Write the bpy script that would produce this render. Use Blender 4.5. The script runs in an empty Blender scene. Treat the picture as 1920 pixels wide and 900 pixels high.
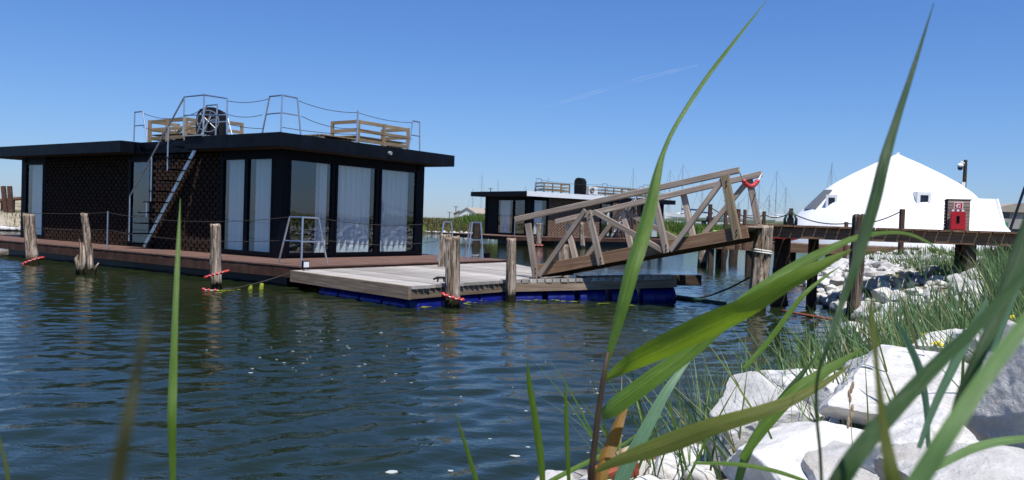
import bpy, bmesh, math, random
import numpy as np
from mathutils import Vector, Matrix

sc = bpy.context.scene
COL = sc.collection
R = math.radians
random.seed(7)
rng = np.random.default_rng(11)

# ------------------------------------------------------------------ camera
EYE = 1.52                      # height of the lens above the water
ROLL, PITCH, FPX = R(1.94), R(1.29), 1520.0
cam = bpy.data.cameras.new('camera')
cam.sensor_width = 23.5
cam.lens = 23.5 * FPX / 1920
cam.clip_start, cam.clip_end = 0.02, 9000
cam.dof.use_dof = True
cam.dof.focus_distance = 4.0
cam.dof.aperture_fstop = 6.5
camo = bpy.data.objects.new('camera', cam)
COL.objects.link(camo)
camo.matrix_world = (Matrix.Translation((0, 0, EYE)) @ Matrix.Rotation(R(90) - PITCH, 4, 'X') @ Matrix.Rotation(ROLL, 4, 'Z'))
sc.camera = camo

# ------------------------------------------------------------------ light
SUN_EL, SUN_AZ = R(65.5), R(164)   # azimuth clockwise from +Y
sdir = Vector((math.sin(SUN_AZ) * math.cos(SUN_EL), math.cos(SUN_AZ) * math.cos(SUN_EL), math.sin(SUN_EL)))
w = bpy.data.worlds.new('World')
sc.world = w
w.use_nodes = True
nt = w.node_tree
sky = nt.nodes.new('ShaderNodeTexSky')
sky.sky_type = 'NISHITA'
sky.sun_disc = False
sky.sun_elevation, sky.sun_rotation = SUN_EL, SUN_AZ
sky.altitude = 0
sky.air_density, sky.dust_density, sky.ozone_density = 1.0, 0.15, 1.5
bg = nt.nodes['Background']
bg.inputs[1].default_value = 0.098
tcw = nt.nodes.new('ShaderNodeTexCoord'); spw = nt.nodes.new('ShaderNodeSeparateXYZ'); nt.links.new(tcw.outputs['Generated'], spw.inputs[0])
rpw = nt.nodes.new('ShaderNodeValToRGB'); e = rpw.color_ramp.elements       # clear summer air: bluer than the model's default, a little dimmer low down
e[0].position, e[0].color = 0.0, (0.46, 0.60, 0.98, 1); e[1].position, e[1].color = 0.42, (0.43, 0.75, 1.24, 1)
e2 = e.new(0.12); e2.color = (0.49, 0.69, 1.05, 1)
nt.links.new(spw.outputs[2], rpw.inputs[0])
mxw = nt.nodes.new('ShaderNodeMix'); mxw.data_type = 'RGBA'; mxw.blend_type = 'MULTIPLY'; mxw.inputs[0].default_value = 1.0
nt.links.new(sky.outputs[0], mxw.inputs[6]); nt.links.new(rpw.outputs[0], mxw.inputs[7]); nt.links.new(mxw.outputs[2], bg.inputs[0])
sl = bpy.data.lights.new('sun', 'SUN')
sl.energy, sl.angle, sl.color = 5.0, R(0.53), (1, 0.96, 0.9)
so = bpy.data.objects.new('sun', sl)
COL.objects.link(so)
so.rotation_euler = sdir.to_track_quat('Z', 'Y').to_euler()
sc.view_settings.view_transform = 'Standard'
sc.view_settings.look = 'None'
sc.view_settings.exposure = 0.28
sc.cycles.max_bounces = 8
sc.cycles.transparent_max_bounces = 12
sc.cycles.caustics_reflective = False
sc.cycles.caustics_refractive = False

# ------------------------------------------------------------------ surveying helpers: a sight line meets a known plane of the place
def ray(px, py):
    a, b = (px - 960) / FPX, (450 - py) / FPX
    xh = a * math.cos(ROLL) - b * math.sin(ROLL)
    yh = a * math.sin(ROLL) + b * math.cos(ROLL)
    return Vector((xh, math.cos(PITCH) + yh * math.sin(PITCH), -math.sin(PITCH) + yh * math.cos(PITCH)))
def atz(px, py, z=0.0):
    d = ray(px, py); return d * ((z - EYE) / d.z) + Vector((0, 0, EYE))
def atd(px, py, dep):
    d = ray(px, py); return d * (dep / d.y) + Vector((0, 0, EYE))
def atplane(px, py, p, q):       # vertical plane through the ground points p, q
    n = Vector((-(q[1] - p[1]), q[0] - p[0], 0))
    d = ray(px, py); o = Vector((0, 0, EYE))
    return o + d * ((Vector((p[0], p[1], 0)) - o).dot(n) / d.dot(n))

# ------------------------------------------------------------------ numpy noise
def vnoise(P, seed=0):
    P = np.asarray(P, float); I = np.floor(P).astype(np.int64); F = P - I; F = F * F * (3 - 2 * F)
    def h(i, j, k):
        n = (i * 374761393 + j * 668265263 + k * 2147483647 + seed * 1274126177) & 0xffffffff
        n = ((n ^ (n >> 13)) * 1274126177) & 0xffffffff
        return ((n ^ (n >> 16)) & 0xffff) / 65535.0
    r = 0
    for a in (0, 1):
        for b in (0, 1):
            for c in (0, 1):
                wt = (F[:, 0] if a else 1 - F[:, 0]) * (F[:, 1] if b else 1 - F[:, 1]) * (F[:, 2] if c else 1 - F[:, 2])
                r = r + wt * h(I[:, 0] + a, I[:, 1] + b, I[:, 2] + c)
    return r * 2 - 1
def fbm(P, o=4, seed=0):
    P = np.asarray(P, float); r = 0; a = 1; s = 0
    for k in range(o):
        r = r + a * vnoise(P * 2 ** k + 17.3 * k, seed + k); s += a; a *= 0.5
    return r / s

# ------------------------------------------------------------------ materials
MATS = {}
class NT:
    def __init__(s, name, rough=0.7, spec=0.3):
        s.m = bpy.data.materials.new(name); s.m.use_nodes = True; s.t = s.m.node_tree
        s.b = s.t.nodes['Principled BSDF']; s.out = s.t.nodes['Material Output']
        s.b.inputs['Roughness'].default_value = rough
        s.b.inputs['Specular IOR Level'].default_value = spec
        MATS[name] = s.m
    def n(s, t, **k):
        o = s.t.nodes.new(t)
        for a, b in k.items():
            if a.startswith('i_'): o.inputs[a[2:].replace('_', ' ')].default_value = b
            else: setattr(o, a, b)
        return o
    def l(s, a, b): s.t.links.new(a, b)
    def coord(s, kind='Object', scale=(1, 1, 1), rot=(0, 0, 0)):
        tc = s.n('ShaderNodeTexCoord'); mp = s.n('ShaderNodeMapping')
        mp.inputs['Scale'].default_value = scale; mp.inputs['Rotation'].default_value = rot
        s.l(tc.outputs[kind], mp.inputs[0]); return mp.outputs[0]
    def geo(s, scale=(1, 1, 1)):
        g = s.n('ShaderNodeNewGeometry'); mp = s.n('ShaderNodeMapping'); mp.inputs['Scale'].default_value = scale
        s.l(g.outputs['Position'], mp.inputs[0]); return mp.outputs[0]
    def noise(s, vec, scale=5, detail=4, rough=0.55, dist=0):
        o = s.n('ShaderNodeTexNoise'); o.inputs['Scale'].default_value = scale; o.inputs['Detail'].default_value = detail
        o.inputs['Roughness'].default_value = rough; o.inputs['Distortion'].default_value = dist
        s.l(vec, o.inputs['Vector']); return o.outputs['Fac']
    def ramp(s, fac, stops, interp='LINEAR'):
        o = s.n('ShaderNodeValToRGB'); o.color_ramp.interpolation = interp
        e = o.color_ramp.elements
        while len(e) < len(stops): e.new(0.5)
        for k, (p, c) in enumerate(stops):
            e[k].position = p; e[k].color = (*c, 1) if len(c) == 3 else c
        s.l(fac, o.inputs[0]); return o.outputs[0]
    def mix(s, fac, a, b, mode='MIX'):
        o = s.n('ShaderNodeMix', data_type='RGBA', blend_type=mode)
        for sock, val in ((o.inputs[0], fac), (o.inputs[6], a), (o.inputs[7], b)):
            if isinstance(val, (int, float)): sock.default_value = val
            elif isinstance(val, tuple): sock.default_value = (*val, 1)
            else: s.l(val, sock)
        return o.outputs[2]
    def bump(s, h, strength=0.3, dist=0.01):
        o = s.n('ShaderNodeBump'); o.inputs['Strength'].default_value = strength; o.inputs['Distance'].default_value = dist
        s.l(h, o.inputs['Height']); s.l(o.outputs[0], s.b.inputs['Normal']); return o
    def base(s, c):
        if isinstance(c, tuple): s.b.inputs['Base Color'].default_value = (*c, 1)
        else: s.l(c, s.b.inputs['Base Color'])
    def rnd(s): return s.n('ShaderNodeObjectInfo').outputs['Random']

def wood(name, dark, mid, light, gx=1.3, g=26, rough=0.8, var=0.25, knots=True, crack=0.5):
    m = NT(name, rough, 0.2)
    v = m.coord('Object', (gx, g, g))
    r = m.rnd()
    add = m.n('ShaderNodeVectorMath', operation='ADD'); m.l(v, add.inputs[0])
    sc_ = m.n('ShaderNodeVectorMath', operation='SCALE'); sc_.inputs[0].default_value = (37, 11, 23); m.l(r, sc_.inputs['Scale'])
    m.l(sc_.outputs[0], add.inputs[1]); v = add.outputs[0]
    n1 = m.noise(v, 1.0, 6, 0.65, 0.4)
    c = m.ramp(n1, [(0.25, dark), (0.5, mid), (0.75, light)])
    n2 = m.noise(m.coord('Object', (1.5, 4, 4)), 1.2, 3)
    c = m.mix(m.ramp(n2, [(0.35, (0, 0, 0)), (0.7, (0.55, 0.55, 0.55))]), c, tuple(x * 0.6 for x in mid))
    h = m.n('ShaderNodeHueSaturation'); m.l(c, h.inputs['Color'])
    mr = m.n('ShaderNodeMapRange'); m.l(r, mr.inputs[0]); mr.inputs[3].default_value = 1 - var; mr.inputs[4].default_value = 1 + var
    m.l(mr.outputs[0], h.inputs['Value']); c = h.outputs[0]
    n3 = m.noise(m.coord('Object', (0.8, 40, 40)), 1.0, 3, 0.7)
    cr = m.ramp(n3, [(0.30, (1, 1, 1)), (0.38, (0, 0, 0))])
    c = m.mix(m.mix(1.0, cr, (crack, crack, crack), 'MULTIPLY'), c, tuple(x * 0.25 for x in dark))
    m.base(c); m.bump(n1, 0.5, 0.006)
    return m.m
wood('timber_grey', (0.14, 0.105, 0.08), (0.33, 0.265, 0.21), (0.50, 0.43, 0.365))
wood('timber_brown', (0.07, 0.038, 0.022), (0.19, 0.112, 0.067), (0.31, 0.20, 0.13))
wood('timber_pale', (0.21, 0.185, 0.16), (0.38, 0.35, 0.315), (0.51, 0.485, 0.455), var=0.28)
wood('timber_weathered', (0.11, 0.075, 0.048), (0.27, 0.20, 0.14), (0.44, 0.355, 0.27))
wood('timber_tan', (0.14, 0.10, 0.055), (0.29, 0.215, 0.13), (0.42, 0.34, 0.23))
wood('timber_dark', (0.02, 0.014, 0.010), (0.06, 0.042, 0.03), (0.12, 0.09, 0.07))
wood('deck_red', (0.10, 0.055, 0.04), (0.19, 0.11, 0.085), (0.28, 0.18, 0.145), gx=1, g=9)
wood('fascia_red', (0.028, 0.014, 0.009), (0.065, 0.032, 0.022), (0.11, 0.062, 0.045), gx=9, g=3)
wood('rusty_post', (0.03, 0.016, 0.012), (0.085, 0.045, 0.032), (0.14, 0.085, 0.065), gx=12, g=4)

def bark(name='weathered_log', k=1.0):
    m = NT(name, 0.9, 0.15)
    v = m.coord('Object', (14, 14, 1.6))
    n1 = m.noise(v, 1.0, 7, 0.62, 0.7)
    c = m.ramp(n1, [(0.30, (0.04, 0.028, 0.02)), (0.40, (0.19, 0.145, 0.105)), (0.55, (0.38, 0.33, 0.275)), (0.72, (0.60, 0.565, 0.52))])
    v2 = m.coord('Object', (26, 26, 1.1)); n2 = m.noise(v2, 1.2, 3, 0.5, 1.2)
    cr = m.ramp(n2, [(0.38, (1, 1, 1)), (0.43, (0, 0, 0))])
    c = m.mix(m.mix(1.0, cr, (0.85,) * 3, 'MULTIPLY'), c, (0.02, 0.013, 0.01))
    v3 = m.coord('Object', (5, 5, 5)); n3 = m.noise(v3, 1, 3)
    c = m.mix(m.ramp(n3, [(0.5, (0, 0, 0)), (0.7, (0.6, 0.6, 0.6))]), c, (0.13, 0.095, 0.06))
    # wet green band at the waterline
    g = m.n('ShaderNodeNewGeometry'); sp = m.n('ShaderNodeSeparateXYZ'); m.l(g.outputs['Position'], sp.inputs[0])
    nz = m.noise(m.coord('Object', (9, 9, 9)), 1, 3)
    mu = m.n('ShaderNodeMath', operation='MULTIPLY_ADD'); m.l(nz, mu.inputs[0]); mu.inputs[1].default_value = -0.22; m.l(sp.outputs[2], mu.inputs[2])
    wet = m.ramp(mu.outputs[0], [(0.02, (1, 1, 1)), (0.13, (0, 0, 0))])
    c = m.mix(wet, c, (0.022, 0.022, 0.012))
    c = m.mix(1.0, c, (k, k * 0.93, k * 0.86), 'MULTIPLY')
    m.base(c)
    ad = m.n('ShaderNodeMath', operation='SUBTRACT'); m.l(n1, ad.inputs[0]); m.l(cr, ad.inputs[1])
    m.bump(ad.outputs[0], 0.9, 0.015)
bark(); bark('dark_log', 0.42)

def simple(name, col, rough=0.5, spec=0.5, metal=0.0, nscale=0, namt=0.25, bump=0, coat=0):
    m = NT(name, rough, spec); m.b.inputs['Metallic'].default_value = metal
    m.b.inputs['Coat Weight'].default_value = coat
    if nscale:
        n = m.noise(m.coord('Object'), nscale, 5, 0.6)
        m.base(m.ramp(n, [(0.3, tuple(x * (1 - namt) for x in col)), (0.7, tuple(min(1, x * (1 + namt)) for x in col))]))
        if bump: m.bump(n, bump, 0.01)
    else: m.base(col)
    return m
simple('black_paint', (0.004, 0.006, 0.010), 0.5, 0.12, nscale=3, namt=0.5)
simple('black_frame', (0.0025, 0.003, 0.006), 0.5, 0.09)
simple('hull_navy', (0.006, 0.009, 0.02), 0.4, 0.3, nscale=2)
simple('brick_shaded_wood', (0.042, 0.027, 0.020), 0.9, 0.05, nscale=9, namt=0.45)  # lattice brick darkened: shade on the near wall is in this colour
simple('brick_sunlit_wood', (0.22, 0.15, 0.105), 0.9, 0.05, nscale=9, namt=0.35)  # same brick lightened: sun on the farther boat is in this colour
simple('brick_recess', (0.027, 0.018, 0.013), 0.9, 0.1)
simple('stainless', (0.62, 0.63, 0.65), 0.40, 0.5, metal=1.0, nscale=8, namt=0.1)
simple('rope_dark', (0.05, 0.045, 0.04), 0.9, 0.1)
simple('rope_white', (0.7, 0.68, 0.62), 0.8, 0.2)
simple('red_plastic', (0.50, 0.04, 0.035), 0.38, 0.5, nscale=14, namt=0.25)
simple('red_paint', (0.42, 0.012, 0.02), 0.35, 0.5, nscale=4, namt=0.12)
simple('black_cover', (0.008, 0.008, 0.009), 0.7, 0.2, nscale=5, bump=0.4)
simple('white_metal', (0.75, 0.75, 0.74), 0.45, 0.4, nscale=3, namt=0.06)
simple('sheet_grey', (0.16, 0.16, 0.16), 0.45, 0.4, nscale=3, namt=0.1)
simple('grey_metal', (0.3, 0.31, 0.32), 0.5, 0.4, nscale=3, namt=0.1)
simple('barrel_blue', (0.002, 0.007, 0.13), 0.4, 0.35, nscale=4, namt=0.4)
simple('curtain_cloth', (0.74, 0.78, 0.80), 0.9, 0.1)
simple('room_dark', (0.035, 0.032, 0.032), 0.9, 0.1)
simple('weed_yellow', (0.20, 0.22, 0.02), 0.8, 0.2, nscale=20, namt=0.5)
simple('flower_yellow', (0.75, 0.62, 0.05), 0.7, 0.2)
simple('foam', (0.42, 0.45, 0.44), 0.7, 0.2)
simple('roof_white_sheet', (0.78, 0.79, 0.80), 0.4, 0.4, nscale=2, namt=0.06)
simple('wall_white', (0.68, 0.67, 0.64), 0.8, 0.2, nscale=0.8, namt=0.08)
simple('wall_grey', (0.33, 0.31, 0.28), 0.85, 0.2, nscale=0.6, namt=0.25)
simple('roof_pale', (0.34, 0.29, 0.24), 0.85, 0.2, nscale=1.0, namt=0.2)
simple('gel_white', (0.78, 0.79, 0.80), 0.25, 0.5)
simple('gel_navy', (0.01, 0.03, 0.13), 0.25, 0.5)
simple('sail_cover', (0.012, 0.03, 0.12), 0.8, 0.2)
simple('alu_mast', (0.5, 0.51, 0.53), 0.4, 0.5, metal=0.6)
simple('kayak_green', (0.18, 0.55, 0.05), 0.4, 0.5)
simple('kayak_red', (0.6, 0.05, 0.03), 0.4, 0.5)
simple('window_dark', (0.008, 0.012, 0.03), 0.08, 0.6)
simple('driftwood', (0.36, 0.27, 0.17), 0.85, 0.2, nscale=12, namt=0.35, bump=0.4)
simple('brick_red', (0.25, 0.07, 0.04), 0.9, 0.2, nscale=20, namt=0.3, bump=0.3)
simple('green_paint', (0.05, 0.22, 0.10), 0.6, 0.3)
simple('stem_brown', (0.045, 0.028, 0.018), 0.6, 0.3, nscale=20, namt=0.4)
simple('hose_green', (0.01, 0.05, 0.035), 0.5, 0.4)

def dome_mat():
    m = NT('dome_white', 0.6, 0.3)
    n = m.noise(m.coord('Object', (1, 1, 0.35)), 0.9, 4)
    m.base(m.ramp(n, [(0.3, (0.74, 0.745, 0.75)), (0.6, (0.82, 0.82, 0.82))]))
    m.bump(m.noise(m.coord('Object'), 6, 3), 0.12, 0.02)
dome_mat()

def glass():
    m = NT('window_glass')
    t = m.n('ShaderNodeBsdfTransparent'); t.inputs[0].default_value = (0.84, 0.89, 0.89, 1)
    g = m.n('ShaderNodeBsdfGlossy'); g.inputs['Roughness'].default_value = 0.0; g.inputs[0].default_value = (0.9, 0.95, 1, 1)
    g_ = m.n('ShaderNodeNewGeometry'); dt = m.n('ShaderNodeVectorMath', operation='DOT_PRODUCT'); m.l(g_.outputs['Incoming'], dt.inputs[0]); m.l(g_.outputs['Normal'], dt.inputs[1])
    ab = m.n('ShaderNodeMath', operation='ABSOLUTE'); m.l(dt.outputs['Value'], ab.inputs[0]); om = m.n('ShaderNodeMath', operation='SUBTRACT'); om.inputs[0].default_value = 1; m.l(ab.outputs[0], om.inputs[1])
    pw_ = m.n('ShaderNodeMath', operation='POWER'); m.l(om.outputs[0], pw_.inputs[0]); pw_.inputs[1].default_value = 4.0
    f = m.n('ShaderNodeMath', operation='MULTIPLY_ADD'); m.l(pw_.outputs[0], f.inputs[0]); f.inputs[1].default_value = 0.85; f.inputs[2].default_value = 0.13
    nn = m.noise(m.coord('Object'), 1.2, 2)
    bp = m.n('ShaderNodeBump'); bp.inputs['Strength'].default_value = 0.06; bp.inputs['Distance'].default_value = 0.05
    m.l(nn, bp.inputs['Height']); m.l(bp.outputs[0], g.inputs['Normal'])
    mx = m.n('ShaderNodeMixShader'); m.l(f.outputs[0], mx.inputs[0]); m.l(t.outputs[0], mx.inputs[1]); m.l(g.outputs[0], mx.inputs[2])
    m.l(mx.outputs[0], m.out.inputs[0])
glass()

def water_mat():
    m = NT('water_surface', 0.03, 0.5)
    m.b.inputs['IOR'].default_value = 1.333
    n0 = m.noise(m.geo((0.06, 0.06, 0.06)), 1, 3)
    m.base(m.ramp(n0, [(0.35, (0.010, 0.017, 0.005)), (0.65, (0.017, 0.025, 0.009))]))
    a = m.noise(m.geo((1.0, 1.5, 1)), 2.3, 5, 0.55, 0.6)
    b = m.noise(m.geo((1.0, 1.7, 1)), 9.0, 3, 0.5, 0.4)
    ad = m.n('ShaderNodeMath', operation='MULTIPLY_ADD'); m.l(b, ad.inputs[0]); ad.inputs[1].default_value = 0.28; m.l(a, ad.inputs[2])
    m.bump(ad.outputs[0], 0.34, 0.035)
water_mat()

def ground_mat():
    m = NT('ground_soil', 0.95, 0.1)
    g = m.n('ShaderNodeNewGeometry'); sp = m.n('ShaderNodeSeparateXYZ'); m.l(g.outputs['Position'], sp.inputs[0])
    n1 = m.noise(m.geo(), 0.9, 6, 0.6); n2 = m.noise(m.geo(), 7, 5, 0.65); n3 = m.noise(m.geo(), 0.09, 4, 0.6)
    sand = m.ramp(n2, [(0.3, (0.16, 0.13, 0.09)), (0.6, (0.33, 0.28, 0.21)), (0.75, (0.5, 0.46, 0.4))])
    green = m.ramp(n2, [(0.3, (0.03, 0.05, 0.012)), (0.55, (0.075, 0.11, 0.026)), (0.75, (0.15, 0.17, 0.06))])
    c = m.mix(m.ramp(n1, [(0.42, (0, 0, 0)), (0.56, (1, 1, 1))]), green, sand)
    far = m.mix(m.ramp(n3, [(0.5, (0, 0, 0)), (0.62, (1, 1, 1))]), green, m.ramp(n2, [(0.3, (0.15, 0.13, 0.06)), (0.7, (0.34, 0.28, 0.17))]))
    mr = m.n('ShaderNodeMapRange'); m.l(sp.outputs[1], mr.inputs[0]); mr.inputs[1].default_value = 25; mr.inputs[2].default_value = 45
    mr2 = m.n('ShaderNodeMapRange'); m.l(sp.outputs[0], mr2.inputs[0]); mr2.inputs[1].default_value = -22; mr2.inputs[2].default_value = -27
    n4 = m.noise(m.geo(), 0.35, 5, 0.65)
    far = m.mix(mr2.outputs[0], far, m.ramp(n4, [(0.38, (0.09, 0.10, 0.03)), (0.5, (0.30, 0.255, 0.185)), (0.7, (0.40, 0.36, 0.29))]))
    c = m.mix(mr.outputs[0], c, far)
    hz = m.n('ShaderNodeMapRange'); m.l(sp.outputs[2], hz.inputs[0]); hz.inputs[1].default_value = 0.05; hz.inputs[2].default_value = 0.3
    c = m.mix(hz.outputs[0], (0.055, 0.045, 0.03), c)
    m.base(c); m.bump(n2, 0.8, 0.05)
ground_mat()

def rock_mat(name, lo, hi):
    m = NT(name, 0.85, 0.2)
    v = m.coord('Object'); n1 = m.noise(v, 3.0, 8, 0.6); n2 = m.noise(v, 22, 6, 0.65); n3 = m.noise(v, 1.3, 3)
    c = m.ramp(n1, [(0.3, lo), (0.62, hi)])
    c = m.mix(m.ramp(n2, [(0.28, (0.5, 0.5, 0.5)), (0.42, (0, 0, 0))]), c, tuple(x * 0.6 for x in lo))
    c = m.mix(m.ramp(n3, [(0.55, (0, 0, 0)), (0.72, (0.6, 0.6, 0.6))]), c, (0.40, 0.34, 0.26))
    h = m.n('ShaderNodeHueSaturation'); m.l(c, h.inputs['Color']); mr = m.n('ShaderNodeMapRange'); m.l(m.rnd(), mr.inputs[0])
    mr.inputs[3].default_value = 0.82; mr.inputs[4].default_value = 1.08; m.l(mr.outputs[0], h.inputs['Value'])
    # dark tide line where the stone is wetted
    g = m.n('ShaderNodeNewGeometry'); sp = m.n('ShaderNodeSeparateXYZ'); m.l(g.outputs['Position'], sp.inputs[0])
    c = m.mix(m.ramp(sp.outputs[2], [(0.03, (1, 1, 1)), (0.13, (0, 0, 0))]), h.outputs[0], (0.07, 0.055, 0.035))
    m.base(c)
    ad = m.n('ShaderNodeMath', operation='MULTIPLY_ADD'); m.l(n2, ad.inputs[0]); ad.inputs[1].default_value = 0.35; m.l(n1, ad.inputs[2])
    m.bump(ad.outputs[0], 0.75, 0.03)
rock_mat('limestone', (0.42, 0.405, 0.38), (0.66, 0.645, 0.615))
rock_mat('limestone_grey', (0.30, 0.29, 0.28), (0.50, 0.49, 0.475))

def leaf_mat(name, c1, c2, c3, edge=None, trans=0.4):
    m = NT(name, 0.38, 0.4)
    uv = m.n('ShaderNodeUVMap'); mp = m.n('ShaderNodeMapping'); mp.inputs['Scale'].default_value = (26, 1.2, 1); m.l(uv.outputs[0], mp.inputs[0])
    n1 = m.noise(mp.outputs[0], 1.0, 5, 0.6)
    c = m.ramp(n1, [(0.28, c1), (0.5, c2), (0.75, c3)])
    mp2 = m.n('ShaderNodeMapping'); mp2.inputs['Scale'].default_value = (2, 5, 1); m.l(uv.outputs[0], mp2.inputs[0])
    n2 = m.noise(mp2.outputs[0], 1.4, 5, 0.65)
    c = m.mix(m.ramp(n2, [(0.5, (0, 0, 0)), (0.75, (0.6, 0.6, 0.6))]), c, edge or c3)
    sp = m.n('ShaderNodeSeparateXYZ'); m.l(uv.outputs[0], sp.inputs[0])
    rib = m.ramp(sp.outputs[0], [(0.47, (0, 0, 0)), (0.5, (0.7, 0.7, 0.7)), (0.53, (0, 0, 0))])
    c = m.mix(rib, c, c3)
    at_ = m.n('ShaderNodeAttribute', attribute_name='along'); ad_ = m.n('ShaderNodeMath', operation='MULTIPLY_ADD'); m.l(n2, ad_.inputs[0]); ad_.inputs[1].default_value = 0.22; m.l(at_.outputs['Fac'], ad_.inputs[2])
    c = m.mix(m.ramp(ad_.outputs[0], [(1.07, (0, 0, 0)), (1.13, (0.8, 0.8, 0.8))]), c, (0.24, 0.17, 0.06))
    mp3 = m.n('ShaderNodeMapping'); mp3.inputs['Scale'].default_value = (9, 60, 1); m.l(uv.outputs[0], mp3.inputs[0])
    sp_n = m.noise(mp3.outputs[0], 1.0, 2, 0.5); c = m.mix(m.ramp(sp_n, [(0.71, (0, 0, 0)), (0.76, (0.75, 0.75, 0.75))]), c, (0.09, 0.06, 0.02))
    m.base(c); m.bump(n1, 0.8, 0.0012)
    tr = m.n('ShaderNodeBsdfTranslucent'); hs = m.n('ShaderNodeHueSaturation'); hs.inputs['Value'].default_value = 1.7; hs.inputs['Saturation'].default_value = 1.15
    m.l(c, hs.inputs['Color']); m.l(hs.outputs[0], tr.inputs[0])
    mx = m.n('ShaderNodeMixShader'); mx.inputs[0].default_value = trans
    m.l(m.b.outputs[0], mx.inputs[1]); m.l(tr.outputs[0], mx.inputs[2]); m.l(mx.outputs[0], m.out.inputs[0])
leaf_mat('leaf_green', (0.035, 0.085, 0.008), (0.075, 0.145, 0.016), (0.15, 0.23, 0.04), trans=0.3)
leaf_mat('leaf_sunlit', (0.07, 0.13, 0.012), (0.14, 0.22, 0.025), (0.22, 0.31, 0.06), trans=0.4)  # lighter copy of leaf_green, sunlight on the broad leaf put into the colour
leaf_mat('leaf_murky', (0.035, 0.04, 0.008), (0.06, 0.065, 0.014), (0.10, 0.085, 0.03), edge=(0.09, 0.055, 0.03), trans=0.15)
leaf_mat('leaf_dark', (0.012, 0.035, 0.008), (0.025, 0.065, 0.012), (0.05, 0.10, 0.025), trans=0.25)
leaf_mat('leaf_pale', (0.09, 0.17, 0.055), (0.15, 0.26, 0.09), (0.24, 0.36, 0.15))
leaf_mat('leaf_bluegreen', (0.07, 0.15, 0.08), (0.12, 0.22, 0.12), (0.2, 0.32, 0.19))
leaf_mat('leaf_olive', (0.06, 0.085, 0.014), (0.11, 0.14, 0.025), (0.2, 0.2, 0.06), edge=(0.22, 0.17, 0.06))
leaf_mat('leaf_rust', (0.09, 0.08, 0.012), (0.2, 0.12, 0.02), (0.34, 0.14, 0.03), edge=(0.35, 0.13, 0.03))

def grass_mat(name, cols):
    m = NT(name, 0.5, 0.3)
    a = m.n('ShaderNodeAttribute', attribute_name='rnd')
    c = m.ramp(a.outputs['Fac'], cols); m.base(c)
    tr = m.n('ShaderNodeBsdfTranslucent'); m.l(c, tr.inputs[0])
    mx = m.n('ShaderNodeMixShader'); mx.inputs[0].default_value = 0.35
    m.l(m.b.outputs[0], mx.inputs[1]); m.l(tr.outputs[0], mx.inputs[2]); m.l(mx.outputs[0], m.out.inputs[0])
grass_mat('bank_grass', [(0.0, (0.05, 0.12, 0.03)), (0.45, (0.13, 0.235, 0.085)), (0.75, (0.18, 0.27, 0.13)), (0.9, (0.22, 0.25, 0.09)), (1.0, (0.42, 0.36, 0.18))])
grass_mat('meadow_green', [(0.0, (0.03, 0.085, 0.012)), (0.6, (0.085, 0.16, 0.022)), (0.9, (0.17, 0.22, 0.05)), (1.0, (0.3, 0.25, 0.1))])
grass_mat('scrub_tan', [(0.0, (0.05, 0.07, 0.02)), (0.5, (0.14, 0.13, 0.05)), (1.0, (0.3, 0.23, 0.1))])

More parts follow.
